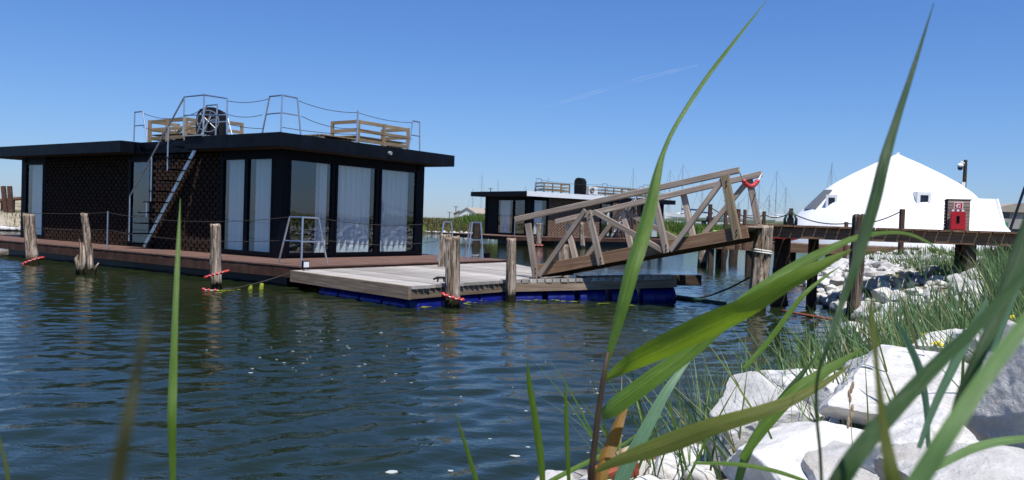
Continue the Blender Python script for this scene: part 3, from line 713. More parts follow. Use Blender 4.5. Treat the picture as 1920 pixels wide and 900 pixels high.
# ropes
def rope(M, label, runs, r=0.008, mat='rope_dark', cat='rope', group=None):
    mb = FB()
    for p, q, s in runs: mb.tube(sag(p, q, s), r, 5)
    o = mb.build('rope', mat); o.matrix_world = M; return tag(o, label, cat, group)
zl = [4.16, 3.80, 3.55]
def lv(p, z): return cap(p, z)
g2 = Vector((-0.68, 1.22, 4))
rope(HM, 'dark rail ropes slung along the left edge of the nearest roof', [(lv(s1t[1], 4.12), lv(s2t[0], 4.18), 0.22), (lv(s1t[1], 3.75), lv(s2t[0], 3.8), 0.2)])
rope(HM, 'dark rail ropes between the stair head and the roof corner stand', [(lv(g2, 4.16), lv(corner_top[0], 4.18), 0.06), (lv(g2, 3.84), lv(corner_bot[0], 3.82), 0.06), (lv(g2, 3.62), lv(corner_bot[0], 3.5), 0.03)])
rope(HM, 'dark rail ropes along the right roof edge from corner stand to end stand', [(lv(corner_top[2], 4.18), lv(pr, 4.15), 0.08), (lv(corner_bot[2], 3.82), lv(pr, 3.75), 0.1), (lv(pr, 4.15), lv(s4t[0], 4.15), 0.06), (lv(pr, 3.75), lv(s4t[0], 3.7), 0.05), (lv(corner_bot[1], 3.5), lv(pr, 3.6), 0.04)])
rope(HM, 'dark rail ropes along the left deck edge', [(cap(dq, 1.4), cap(dp, 1.4), 0.1), (cap(dp, 1.4), d1t[0], 0.16), (cap(dq, 0.95), cap(dp, 0.95), 0.08), (cap(dp, 0.95), cap(d1b[0], 0.95), 0.12)], 0.007)
rope(HM, 'dark rail ropes across the glass front of the nearest houseboat', [(d1t[2], d2t[0], 0.12), (cap(d1b[2], 0.98), cap(d2b[0], 0.98), 0.1)], 0.007)

# benches: pallet style timber, each slat a part
def bench(M, P, along, label, nlen, depth_dir, dep=0.8):
    """P: left foot; along: unit vector along the back; depth_dir: unit vector toward the seat"""
    t = frame_thing('timber_bench', label, 'bench', M, P); P = Vector(P); al = Vector(along); dd = Vector(depth_dir); Z = Vector((0, 0, 1))
    n = max(2, round(nlen / 0.8))
    for k in range(n + 1):
        q = P + al * (nlen * k / n)
        fboard('post', t, q, q + Z * 0.72, 0.045, 0.1, 'timber_tan', up=dd)
    for z in (0.20, 0.45, 0.68):
        fboard('back_slat', t, P + Z * z + dd * 0.04 - al * 0.05, P + Z * z + dd * 0.04 + al * (nlen + 0.05), 0.025, 0.095, 'timber_tan')
    for k in range(6):
        o_ = dd * (0.12 + k * dep / 6)
        fboard('seat_slat', t, P + Z * 0.3 + o_ - al * 0.05, P + Z * 0.3 + o_ + al * (nlen + 0.05), 0.11, 0.025, 'timber_tan')
    for e in (0, nlen):
        for z in (0.2, 0.45, 0.68):
            fboard('side_slat', t, P + Z * z + al * e + dd * 0.07, P + Z * z + al * e + dd * (dep + 0.1), 0.025, 0.09, 'timber_tan')
        q = P + al * e + dd * (dep + 0.1); fboard('post', t, q, q + Z * 0.72, 0.1, 0.045, 'timber_tan', up=dd)
    return t
def cushion(M, box_, label):
    t = frame_thing('planter_box', label, 'box', M, (box_[0], box_[2], box_[4]))
    FB().box(*box_).put('side', 'timber_tan', t)
bench(HM, (0.6, hx(281, 240, 0.6).y, ZR), (0, -1, 0), 'slatted timber bench left of the stair head on the nearest roof', 1.75, (1, 0, 0))
yb_ = hx(414, 240, 1.35).y
bench(HM, (1.35, yb_, ZR), (0, 1, 0), 'slatted timber bench behind the helm cover on the nearest roof', 1.5, (1, 0, 0), 0.6)
bench(HM, (2.75, 0.35, ZR), (1, 0, 0), 'slatted timber bench at the right-hand end of the nearest roof', 1.95, (0, 1, 0), 0.9)
t = frame_thing('timber_platform', 'low timber platform beside the right-hand roof bench', 'platform', HM, (1.5, 0.3, ZR))
for k in range(7): fboard('slat', t, (1.5, 0.4 + k * 0.15, ZR + 0.2), (2.65, 0.4 + k * 0.15, ZR + 0.2), 0.13, 0.03, 'timber_tan')
for xx in (1.55, 2.55): fboard('bearer', t, (xx, 0.35, ZR + 0.1), (xx, 1.35, ZR + 0.1), 0.08, 0.17, 'timber_tan')

def helm(M, at, label, face=(-1, 0, 0), hs=1.0):
    t = frame_thing('helm_console', label, 'helm console', M, at); P = Vector(at); f = Vector(face); s = Vector((-f.y, f.x, 0)); Z = Vector((0, 0, 1))
    mb = FB(); prof = []
    for (d, z) in ((0.34, 0), (0.36, 0.45), (0.35, 0.7), (0.27, 0.84), (0.12, 0.9), (0, 0.91)): prof.append((d, z))
    prof = [(d, z * hs) for d, z in prof]; outl = [(-d, z) for d, z in prof] + [(d, z) for d, z in prof[::-1][1:]]
    v = [P + s * a + Z * b + f * 0.2 for a, b in outl] + [P + s * a * 0.92 + Z * b - f * 0.32 for a, b in outl]; n = len(outl)
    mb.add(v, [tuple(range(n)), tuple(range(2 * n - 1, n - 1, -1))] + [(i, n + i, n + (i + 1) % n, (i + 1) % n) for i in range(n)])
    mb.put('cover', 'black_cover', t)
    c = P + Z * 0.52 + f * 0.36
    wl = FB().ring(c, 0.28, 0.011, f, 32, 6)
    wh = wl.put('wheel', 'stainless', t); sp = FB()
    for k in range(3):
        a = math.pi * k / 3 + 0.3; d = (s * math.cos(a) + Z * math.sin(a)) * 0.28; sp.tube([c - d, c + d], 0.007, 6)
    sp.tube([c, c - f * 0.18], 0.025, 8); sp.put('spokes', 'stainless', t)
helm(HM, (0.55, hx(398, 220, 0.55).y, ZR), 'black covered helm console with spoked steel wheel on the nearest roof', (-0.78, -0.62, 0))
def aircon(M, at, label, face=(-1, 0, 0)):
    t = frame_thing('air_conditioner', label, 'air conditioner', M, at); P = Vector(at); f = Vector(face); s = Vector((-f.y, f.x, 0)); Z = Vector((0, 0, 1))
    def bx(mb, a0, a1, d0, d1, z0, z1):
        v = [P + s * a + f * d + Z * z for z in (z0, z1) for a, d in ((a0, d0), (a1, d0), (a1, d1), (a0, d1))]
        mb.add(v, [(0, 3, 2, 1), (4, 5, 6, 7), (0, 1, 5, 4), (1, 2, 6, 5), (2, 3, 7, 6), (3, 0, 4, 7)]); return mb
    bx(FB(), -0.42, 0.42, -0.15, 0.15, 0.06, 0.62).put('casing', 'white_metal', t)
    c = P + Z * 0.34 + f * 0.165 - s * 0.12
    g = FB(); [g.ring(c, rr, 0.008, f, 24, 4) for rr in (0.22, 0.16, 0.10, 0.05)]; g.put('fan_grille', 'white_metal', t)
    FB().tube([c - f * 0.012, c - f * 0.006], 0.23, 24).put('fan_opening', 'room_dark', t)
    for a in (-0.3, 0.3): bx(FB(), a - 0.03, a + 0.03, -0.15, 0.15, 0, 0.06).put('foot', 'grey_metal', t)
aircon(HM, (1.6, hx(325, 235, 1.6).y, ZR), 'white air conditioner seen through the slats of the left roof bench')
aircon(HM, (1.6, hx(352, 235, 1.6).y, ZR), 'white air conditioner just left of the stair handrail behind the bench')
# distant boat's roof gear
bench(FM, (0.6, 6.4, ZR), (0, -1, 0), 'grey slatted bench on the second houseboat, nearest its helm', 3.4, (1, 0, 0))
bench(FM, (0.6, 11.3, ZR), (0, -1, 0), 'grey slatted bench at the left of the second houseboat roof', 2.3, (1, 0, 0))
bench(FM, (0.6, 2.3, ZR), (0, -1, 0), 'grey slatted bench at the right of the second houseboat roof', 1.9, (1, 0, 0))
helm(FM, (0.2, 8.35, ZR), 'tall black covered helm console on the second houseboat roof', (0.3, -0.95, 0), 1.3)
aircon(FM, (-0.1, 7.55, ZR), 'white air conditioner beside the distant helm console')
for yy, nm in ((12.6, 'at the left end'), (6.6, 'above the door'), (0.6, 'at the right end'), (2.9, 'by the stair head')):
    stand(FM, [(-0.4, yy + 0.2, zt_), (-0.4, yy - 0.2, zt_)], [(-0.42, yy + 0.4, ZR), (-0.42, yy - 0.4, ZR)], 'distant steel rail stand on the second houseboat roof ' + nm)
rope(FM, 'thin rail rope along the second houseboat roof', [((-0.4, 12.4, 4.15), (-0.4, 6.8, 4.15), 0.1), ((-0.4, 6.4, 4.15), (-0.4, 0.8, 4.15), 0.1)], 0.01)
for i, yy in enumerate((15.2, 12.9, 10.4, 8.2)):
    t = frame_thing('rail_post', 'slim steel post on the second houseboat deck, ' + ('leftmost', 'second from the left', 'third from the left', 'fourth from the left')[i], 'post', FM, (-1.3, yy, ZD))
    FB().tube([(-1.3, yy, ZD), (-1.3, yy, 1.45)], 0.02, 6).put('pole', 'stainless', t)
tag(MB().tube([atd(872, 425, 52), atd(868, 431, 52)], 0.01).build('rope', 'rope_dark'), 'short rope tail at the second houseboat deck end', 'rope') if False else None

# ------------------------------------------------------------------ floating dock
ZK = 0.385
dock = thing('floating_dock', 'pale planked floating dock on blue barrels between houseboat and gangway', 'dock', (-0.8, 17.5, 0), HX)
DM = RM[dock.name]; DI = DM.inverted()
def H2W(x, y, z): return HM @ Vector((x, y, z))
A1, B1, C1, D1, E1 = (-1.66, -2.43), (-2.42, -6.32), (0.35, -6.42), (3.05, -5.95), (5.85, -2.43)
# planks run from the houseboat to the outer edge
n = 56; acc = 0
poly = [Vector(p) for p in (A1, B1, C1, D1, E1)]
dirp = (Vector(B1) - Vector(A1)).normalized(); perp = Vector((-dirp.y, dirp.x))
def clip_line(o, d, P):
    ts = []
    for i in range(len(P)):
        p, q = P[i], P[(i + 1) % len(P)]; e = q - p; den = d.x * e.y - d.y * e.x
        if abs(den) < 1e-9: continue
        w_ = p - o; t = (w_.x * e.y - w_.y * e.x) / den; s_ = (w_.x * d.y - w_.y * d.x) / den
        if -1e-6 <= s_ <= 1 + 1e-6: ts.append(t)
    return (min(ts), max(ts)) if len(ts) > 1 else None
pw = 0.148; k = 0
while True:
    o = Vector(A1) + perp * (pw * (k + 0.5)); r_ = clip_line(o, dirp, poly); k += 1
    if r_ is None or k > 70: break
    t0, t1 = r_
    if t1 - t0 < 0.15: continue
    p = o + dirp * t0; q = o + dirp * (t1 + random.uniform(0, 0.02))
    board('plank', dock, H2W(p.x, p.y, ZK - 0.0275 - random.uniform(0, 0.003)), H2W(q.x, q.y, ZK - 0.0275 - random.uniform(0, 0.003)), pw - 0.017 - random.uniform(0, 0.005), 0.055, 'timber_pale', world=True)
ZE = 0.53; e_ = HMI @ atz(1262, 517.3, ZE)
C2, E2 = Vector((0.42, -6.44)), Vector((e_.x, e_.y)); d2 = (E2 - C2).normalized(); p2 = Vector((-d2.y, d2.x)); len2 = (E2 - C2).length
nn = int(len2 / 0.155)
for i in range(nn):
    a = C2 + d2 * (i + 0.5) * len2 / nn
    q = a + p2 * (1.6 if i < 9 else 0.62); zk_ = ZK + (ZE - ZK) * (i + 0.5) / nn
    a = a - p2 * random.uniform(0.0, 0.02)
    board('plank', dock, H2W(a.x, a.y, zk_ - 0.035), H2W(q.x, q.y, zk_ - 0.035 - (0.1 if i < 9 else 0)), len2 / nn - 0.018, 0.07, 'timber_pale', world=True)
def edge(p, q, z0, z1, th, mat, inset=0.02, nm='edge_beam', ext=0.0, dz=0.0):
    p, q = Vector(p), Vector(q); d = (q - p).normalized(); n_ = Vector((-d.y, d.x)); a = p + n_ * (inset + th / 2) - d * ext; b = q + n_ * (inset + th / 2) + d * ext
    return board(nm, dock, H2W(a.x, a.y, (z0 + z1) / 2), H2W(b.x, b.y, (z0 + z1) / 2 + dz), th, z1 - z0, mat, world=True)
edge(A1, B1, 0.155, ZK - 0.002, 0.06, 'timber_weathered', -0.065)
edge(B1, C1, 0.155, ZK - 0.058, 0.06, 'timber_weathered', 0.02)
edge(C1, D1, 0.155, ZK - 0.062, 0.06, 'timber_brown', 0.02)
edge(C2, E2, 0.145, ZK - 0.075, 0.06, 'timber_weathered', -0.004, dz=ZE - ZK)
edge(E2, E2 + p2 * 0.62, 0.30, ZE + 0.005, 0.09, 'timber_tan', -0.09)
edge(D1, E1, 0.155, ZK - 0.062, 0.06, 'timber_brown', 0.02)
bm_ = E2 + p2 * 0.35 + d2 * 0.12
board('end_beam', dock, H2W(bm_.x, bm_.y, 0.42), H2W(bm_.x + d2.x * 0.62, bm_.y + d2.y * 0.62, 0.43), 0.16, 0.22, 'timber_dark', world=True)
# blue barrels
def barrel(p, q, r=0.29):
    p, q = Vector(p), Vector(q); d = q - p; L_ = d.length; pts = []; rs = []
    for t_, rr in ((0, 0.9), (0.02, 0.98), (0.05, 1), (0.3, 1), (0.32, 1.02), (0.34, 1), (0.64, 1), (0.66, 1.02), (0.68, 1), (0.95, 1), (0.98, 0.98), (1, 0.9)):
        pts.append(p + d * t_); rs.append(r * rr)
    return MB().tube(pts, rs, 16).build('float_barrel', 'barrel_blue', dock, world=True, smooth=True)
for i in range(4):
    for (P0, P1, off) in ((A1, B1, 0.34),):
        a = Vector(P0).lerp(Vector(P1), 0.22 + i * 0.18); b = Vector(P0).lerp(Vector(P1), 0.22 + i * 0.18 + 0.165); n_ = Vector((0.98, -0.2))
        barrel(H2W(*(a + n_ * off), -0.08), H2W(*(b + n_ * off), -0.08))
for i in range(3):
    a = Vector(B1).lerp(Vector(C1), 0.08 + i * 0.31); b = Vector(B1).lerp(Vector(C1), 0.08 + i * 0.31 + 0.295)
    barrel(H2W(a.x, a.y + 0.30, -0.07), H2W(b.x, b.y + 0.30, -0.07))
for i in range(5):
    a = C2 + d2 * (0.05 + i * len2 / 5) + p2 * 0.30; b = a + d2 * (len2 / 5 - 0.10 + (0.16 if i == 4 else 0)); zz_ = -0.06 + 0.09 * i / 4
    barrel(H2W(a.x, a.y, zz_), H2W(b.x, b.y, zz_ + 0.02), 0.28)
for (x, y) in ((1.0, -4.5), (3.2, -4.2), (4.5, -3.4)): barrel(H2W(x, y, -0.13), H2W(x + 0.9, y, -0.13))
for i in range(4):
    y = -3.0 - i * 0.9; board('bearer', dock, H2W(-1.5, y, 0.25), H2W(3.2, y, 0.25), 0.08, 0.16, 'timber_dark', world=True)
# dock lamp and cleats
p = H2W(-1.5, -2.62, ZK)
t = thing('floodlight', 'small black floodlight on the left corner of the pale dock', 'floodlight', tuple(p), HX)
MB().box(-0.09, 0.09, -0.02, 0.02, 0.05, 0.20).build('housing', 'black_frame', t); MB().box(-0.07, 0.07, -0.024, -0.021, 0.07, 0.18).build('lens', 'white_metal', t); MB().box(-0.05, 0.05, -0.03, 0.03, 0.0, 0.02).tube([(0, 0, 0.01), (0, 0, 0.06)], 0.012).build('bracket', 'grey_metal', t)
p = atz(912, 487, ZK)
t = thing('floodlight', 'small black floodlight on the far corner of the pale dock', 'floodlight', tuple(p), R(20))
MB().box(-0.09, 0.09, -0.02, 0.02, 0.05, 0.20).build('housing', 'black_frame', t); MB().box(-0.05, 0.05, -0.03, 0.03, 0.0, 0.02).tube([(0, 0, 0.01), (0, 0, 0.06)], 0.012).build('bracket', 'grey_metal', t)
p = atz(826, 528.5, ZK)
t = thing('cleat', 'black mooring cleat on the dock edge beside the red-ringed log', 'cleat', tuple(p + Vector((0, 0.06, 0))), R(10))
MB().tube([(-0.06, 0, 0), (-0.05, 0, 0.06)], 0.018).tube([(0.06, 0, 0), (0.05, 0, 0.06)], 0.018).tube([(-0.14, 0, 0.04), (-0.06, 0, 0.075), (0.06, 0, 0.075), (0.14, 0, 0.04)], 0.022).build('horn', 'black_cover', t)

# ------------------------------------------------------------------ weathered logs
LOGG = 'weathered mooring logs'
def logpost(base, top, r, label, seed, cut=0.05, name='mooring_log', z0=-1.2, mat='weathered_log', cat='post', group=LOGG, grooves=1.0, thing_=None):
    """base, top: points on the axis (base on the water); one gnarled tapering trunk"""
    base, top = Vector(base), Vector(top); r_ = np.random.default_rng(seed); ax = top - base
    n, m = 36, 54; low = base + ax * ((z0 - base.z) / ax.z); v = []; P = []
    for i in range(m):
        t_ = i / (m - 1); c = low.lerp(top, t_)
        for k_ in range(n):
            th = 2 * math.pi * k_ / n; P.append((math.cos(th), math.sin(th), c.z, t_, c.x, c.y))
    P = np.array(P); nz = fbm(np.stack([P[:, 0] * 1.6 + seed, P[:, 1] * 1.6, P[:, 2] * 0.9], 1), 4, seed) * 0.16
    gv = fbm(np.stack([P[:, 0] * 5 + seed, P[:, 1] * 5, P[:, 2] * 0.8], 1), 3, seed + 5)
    nz = nz - np.clip(gv - 0.06, 0, 1) * 0.8 * grooves + np.clip(fbm(np.stack([P[:, 0] * 2.2, P[:, 1] * 2.2, P[:, 2] * 3.2 + seed], 1), 3, seed + 9) - 0.25, 0, 1) * 0.5
    rad = r * (1 + nz) * (1.04 - 0.06 * P[:, 3])
    zc = P[:, 2] + np.where(P[:, 3] > 0.995, fbm(P[:, :3] * 3 + 2, 2, seed) * cut, 0)
    X = P[:, 4] + P[:, 0] * rad; Y = P[:, 5] + P[:, 1] * rad
    v = [(x - base.x, y - base.y, z - base.z) for x, y, z in zip(X, Y, zc)]
    v.append((top.x - base.x, top.y - base.y, top.z - base.z + 0.008))
    f = [(i * n + k_, i * n + (k_ + 1) % n, (i + 1) * n + (k_ + 1) % n, (i + 1) * n + k_) for i in range(m - 1) for k_ in range(n)]
    f += [((m - 1) * n + k_, (m - 1) * n + (k_ + 1) % n, m * n) for k_ in range(n)]
    mb = MB().add(v, f); o = mb.build(name, mat, smooth=True); o.location = base
    return tag(o, label, cat, group)
def on_log(px, yb, yt, r, label, seed, pxt=None, **k):
    b = atz(px, yb, 0); d = b.y + r; tp = atd(pxt if pxt is not None else px, yt, d); b = Vector((b.x, d, 0))
    return logpost(b, tp, r, label, seed, **k), b, tp
_, P1b, P1t = on_log(56, 496, 402, 0.145, 'thick grey mooring log at the far left with a red float ring', 1, pxt=53)
_, P2b, P2t = on_log(168, 516, 401, 0.075, 'thin broken silver-grey log before the brick wall', 2, pxt=158)
_, P3b, P3t = on_log(402, 545, 421, 0.105, 'grey log before the corner windows with a red ring and yellow weed', 3, pxt=404)
_, P4b, P4t = on_log(848, 578, 445, 0.13, 'thick split log at the dock corner with a red float at its waist', 4, pxt=848, grooves=1.4)
_, P5b, P5t = on_log(957, 566, 448, 0.095, 'grey log standing against the dock where its edge bends', 5, pxt=959)
_, P6b, P6t = on_log(1423, 584, 423, 0.165, 'thickest pale grey log under the head of the gangway', 6, pxt=1433)
_, P7b, P7t = on_log(1604, 601, 403, 0.115, 'tall brown pile rising past the pier edge near the bank', 7, pxt=1613, mat='dark_log', grooves=0.7)
_, P8b, P8t = on_log(1464, 571, 449, 0.16, 'pile carrying the pier just right of the thickest log, coloured dark for the shade under the pier', 8, pxt=1468, mat='timber_dark', grooves=0.3)  # timber_dark puts the shade under the pier into the colour
b = atd(832, 492, 19.5); logpost((b.x, b.y, 0), atd(836, 440, 19.5), 0.13, 'pale stump just behind the dock corner log', 9)
b = atd(1057, 545, 19.0); logpost((b.x, b.y, 0), atd(1057, 460, 19.0), 0.13, 'grey log standing behind the foot of the gangway', 10)
on_log(1010, 463, 419, 0.17, 'distant log with a red ring before the second houseboat windows', 12, pxt=1011)
on_log(1093, 466, 418, 0.15, 'distant log before the second houseboat brick wall', 13, pxt=1090)
b = atd(893, 450, 50); logpost((b.x, b.y, 0), atd(894, 416, 50), 0.25, 'dark distant pile beyond the far right deck corner', 14, mat='timber_dark')
# splinters of the broken log
for i, (pts, rr) in enumerate((([(150, 500), (152, 470), (149, 448)], 0.03), ([(147, 497), (143, 485), (146, 478)], 0.05), ([(154, 508), (158, 488), (157, 460)], 0.05), ([(176, 521), (180, 500), (185, 493)], 0.028), ([(165, 522), (171, 500), (170, 478)], 0.04))):
    ps = [atd(a, b_, P2b.y - 0.05) for a, b_ in pts]; c0 = Vector((ps[0].x, ps[0].y, 0))
    pl = [ps[0] + Vector((0, 0, -0.3))] + ps; rs = [rr, rr * 1.1, rr * 0.9, rr * 0.35]
    o = MB().tube(pl, rs, 9).build('wood_splinter', 'weathered_log', smooth=True, loc=c0)
    tag(o, ('upright splinter left of the broken grey log', 'ragged stub low on the left of the broken grey log', 'thick shard hugging the broken grey log', 'leaning shard right of the broken grey log', 'jagged foot of the broken grey log at the water')[i], 'driftwood')
# red float rings
def beads(path, r, n, label, name='float_ring', sq=1.5, extra=None):
    c = sum((Vector(p) for p in path), Vector()) / len(path); t = thing(name, label, 'float', tuple(c)); mb = None
    N = len(path) - 1
    for i in range(n):
        u_ = (i + 0.5) / n * N; k_ = min(int(u_), N - 1); p = Vector(path[k_]).lerp(Vector(path[k_ + 1]), u_ - k_); d = (Vector(path[k_ + 1]) - Vector(path[k_])).normalized()
        h = d * r * sq * 0.62
        MB().tube([p - h, p - h * 0.8, p - h * 0.35, p + h * 0.35, p + h * 0.8, p + h], [r * 0.5, r * 0.85, r, r, r * 0.85, r * 0.5], 10).build('float_bead', 'red_plastic', t, world=True, smooth=True)
    MB().tube(path, r * 0.3, 5).build('cord', 'rope_white', t, world=True)
    return t
def halfring(b, r, z, tilt, a0=200, a1=380, n=14):
    return [Vector((b.x + r * math.cos(R(a0 + (a1 - a0) * k_ / n)), b.y + r * math.sin(R(a0 + (a1 - a0) * k_ / n)), z + tilt * math.cos(R(a0 + (a1 - a0) * k_ / n)))) for k_ in range(n + 1)]
beads(halfring(P1b, 0.23, 0.08, 0.10, 170, 400), 0.034, 10, 'red float ring round the foot of the far left log')
beads(halfring(P3b, 0.21, 0.31, 0.07, 180, 400), 0.028, 11, 'red float ring hanging on the log before the corner windows')
beads(halfring(P3b, 0.24, 0.02, 0.0, 180, 300), 0.028, 4, 'faded red floats in the water at the foot of the log before the corner windows')
beads(halfring(P4b, 0.19, 0.19, -0.05, 195, 350), 0.036, 5, 'red float on the split log at the dock corner')
bq = atz(1010, 463, 0); beads(halfring(bq + Vector((0, 0.17, 0)), 0.24, 0.1, 0, 170, 370), 0.06, 4, 'distant red float ring on the log before the second houseboat')
# yellow weed at the waterline and on the mooring line
def weed(pts, label, s=0.05):
    mb = MB()
    for (px, py) in pts:
        c = atz(px, py, 0.015)
        for j in range(3):
            q = c + Vector((random.uniform(-s, s) * 1.4, random.uniform(-s, s), random.uniform(-0.005, 0.012))); mb.ball(q, s * random.uniform(0.35, 0.8), 7, 5, (1.6, 0.8, 0.12))
    return tag(mb.build('waterweed', 'weed_yellow', smooth=True), label, 'weed', kind='stuff')
weed([(413, 546), (420, 545), (428, 545), (436, 544), (444, 543), (410, 548), (392, 547)], 'yellow weed floating at the foot of the log before the corner windows')
weed([(874, 568), (884, 567), (893, 564), (902, 562), (911, 564), (880, 571), (800, 575), (792, 577)], 'yellow weed floating along the dock front')
weed([(985, 563), (1006, 562), (1020, 563), (1042, 563), (1060, 565), (1074, 566), (1128, 570), (1134, 569), (1182, 573)], 'thin yellow weed line along the narrow dock floats')
ln = [P3b + Vector((0.15, -0.1, 0.03)), atd(440, 541, 15.8), atd(490, 529, 16.1), atd(545, 512, 16.4)]
tag(MB().tube(ln, 0.012, 6).build('mooring_line', 'rope_dark', smooth=True), 'dark mooring line from the ringed log to the deck corner', 'rope')
o = MB(); 
for (px, py, h_) in ((470, 534, 0.17), (491, 531, 0.22)):
    c = atd(px, py, 16.0); o.tube([c, c - Vector((0.01, 0, h_ * 0.6)), c - Vector((0, 0, h_))], [0.035, 0.05, 0.02], 8)
tag(o.build('hanging_weed', 'weed_yellow', smooth=True), 'yellow weed hanging on the mooring line', 'weed', kind='stuff')

# ------------------------------------------------------------------ gangway
gn0, gn1 = Vector((0.36, 16.7, 0)), Vector((4.05, 14.5, 0)); off = Vector((0.78, 1.15, 0))
gf0, gf1 = gn0 + off, gn1 + off
gang = thing('gangway', 'timber gangway with trussed handrails sloping from the pier down to the dock', 'gangway', tuple(gn0 + off * 0.5), 0)
gd = (gn1 - gn0).normalized(); gnrm = Vector((gd.y, -gd.x, 0))
def gpt(px, py, far_=False, out=0.0):
    o_ = gnrm * out
    return atplane(px, py, (gf0 if far_ else gn0) + o_, (gf1 if far_ else gn1) + o_)
def gb(nm, a, b, w_, h_, mat, far_=False, out=0.0, up=None):
    return board(nm, gang, gpt(*a, far_, out), gpt(*b, far_, out), w_, h_, mat, up or (0, 0, 1), world=True)
gb('handrail', (967, 411.5), (1386, 319), 0.10, 0.11, 'timber_grey')
gb('handrail', (1043, 416), (1428, 326), 0.10, 0.11, 'timber_grey', True)
s0, s1_ = gpt(998, 509), gpt(1402, 434)
board('stringer', gang, s0, s1_, 0.07, 0.23, 'timber_brown', world=True)
board('stringer', gang, s0 + off, s1_ + off, 0.07, 0.23, 'timber_brown', world=True)
for a, b in (((990, 419), (1005, 520)), ((1103, 395), (1127, 497)), ((1225, 362), (1250, 474)), ((1359, 329), (1383, 449))):
    gb('upright', a, b, 0.09, 0.15 if a[0] > 1300 else 0.115, 'timber_grey' if a[0] < 1300 else 'timber_tan', out=0.07, up=gnrm.cross(Vector((0, 0, 1))))
for a, b in (((1011, 517), (1098, 394)), ((1114, 397), (1243, 470)), ((1257, 470), (1357, 335))):
    gb('diagonal', a, b, 0.065, 0.098, 'timber_grey', out=0.065)
for a, b in (((1063, 420), (1083, 500)), ((1167, 393), (1188, 482)), ((1282, 366), (1302, 455)), ((1405, 335), (1425, 438))):
    gb('upright', a, b, 0.09, 0.115, 'timber_grey', True, out=-0.07, up=gnrm.cross(Vector((0, 0, 1))))
for a, b in (((1094, 490), (1163, 397)), ((1173, 397), (1275, 452)), ((1314, 447), (1401, 341))):
    gb('diagonal', a, b, 0.065, 0.098, 'timber_grey', True, out=-0.065)
for a_, f_ in (((1126, 488), 0), ((1249, 464), 0), ((1381, 436), 0), ((1004, 508), 0), ((1228, 378), 0), ((1105, 406), 0), ((1362, 344), 0), ((1424, 424), 1), ((1300, 446), 1)):
    for dy in (-4, 4):
        c = gpt(a_[0], a_[1] + dy, bool(f_), 0.118 if not f_ else -0.02); MB().tube([c, c + gnrm * 0.012], 0.014, 8).build('bolt', 'black_cover', gang, world=True)
ng = 30
for k in range(ng):
    t_ = (k + 0.5) / ng; a = s0.lerp(s1_, t_) + Vector((0, 0, 0.09)) - gnrm * 0.04; b = a + off + gnrm * 0.08
    board('tread_board', gang, a, b, (s1_ - s0).length / ng - 0.015, 0.03, 'timber_grey', up=(s1_ - s0).cross(off).normalized() * (1 if (s1_ - s0).cross(off).z > 0 else -1), world=True)
# roller under its foot
c = s0 + gd * 0.1 + Vector((0, 0, -0.02)); board('foot_beam', gang, c - gnrm * 0.02 - Vector((0, 0, 0.02)), c + off - Vector((0, 0, 0.02)), 0.16, 0.14, 'timber_dark', world=True)
ra, rb = gpt(1385, 318), gpt(1428, 326, True)
pth = sag(ra, rb, 0.27, 20)
beads(pth[4:18], 0.045, 9, 'red float chain hung across the head of the gangway', name='float_chain', sq=1.5)
tag(MB().tube(pth, 0.012, 6).build('rope', 'rope_white', smooth=True), 'white cord carrying the red float chain across the gangway head', 'rope')

# ------------------------------------------------------------------ main pier
ZP = 1.64
pa, pb = Vector((4.25, 15.87, 0)), Vector((9.45, 13.87, 0)); pd = (atplane(1902, 434, (8.7, 14.05), (5.4, 15.5)) - atplane(1486, 421.7, (8.7, 14.05), (5.4, 15.5))); pd.z = 0; pd.normalize(); pn = Vector((-pd.y, pd.x, 0))
pa = Vector((5.4, 15.5, 0)) - pd * 1.05; PLEN = 9.4; PW = 1.9
pier = thing('pier', 'brown timber pier crossing from the gangway head to the bank', 'pier', tuple(pa), 0)
k = 0; pk = 0.205; N_ = int(PLEN / pk)
for k in range(N_):
    c = pa + pd * (k + 0.5) * pk; o_ = random.uniform(0.095, 0.115)
    board('plank', pier, c - pn * o_ + Vector((0, 0, ZP - 0.02)), c + pn * PW + Vector((0, 0, ZP - 0.02)), pk - 0.02, 0.036, 'timber_brown', world=True)
for o_, w_ in ((0.0, 0.07), (0.9, 0.09), (PW - 0.1, 0.07)):
    for (t0, t1) in ((0, 4.7), (4.71, PLEN)):
        board('side_beam', pier, pa + pd * t0 + pn * o_ + Vector((0, 0, ZP - 0.15)), pa + pd * t1 + pn * o_ + Vector((0, 0, ZP - 0.15)), w_, 0.215, 'timber_brown', world=True)
for t_, lo in ((1.3, -1), (4.0, -0.5), (5.75, -0.2), (6.0, 0.1), (6.4, 0.2), (6.9, 0.2), (7.6, 0.3), (8.5, 0.3)):
    for o_ in (0.16, PW - 0.3):
        if t_ == 1.3 and o_ == 0.16: continue
        c = pa + pd * t_ + pn * o_; board('pile', pier, c + Vector((0, 0, lo - 0.3)), c + Vector((0, 0, ZP - 0.26)), 0.17, 0.17, 'timber_dark' if t_ < 8 else 'rusty_post', world=True)
c0 = pa + pd * 4.6 + pn * 0.12 + Vector((0, 0, ZP - 0.28)); board('brace', pier, c0, pa + pd * 5.7 + pn * 0.12 + Vector((0, 0, ZP - 0.52)), 0.05, 0.08, 'timber_dark', world=True)
c0 = pa + pd * 6.1 + pn * 0.12 + Vector((0, 0, ZP - 0.5)); board('brace', pier, c0, pa + pd * 8.4 + pn * 0.12 + Vector((0, 0, ZP - 0.42)), 0.05, 0.06, 'timber_dark', world=True)
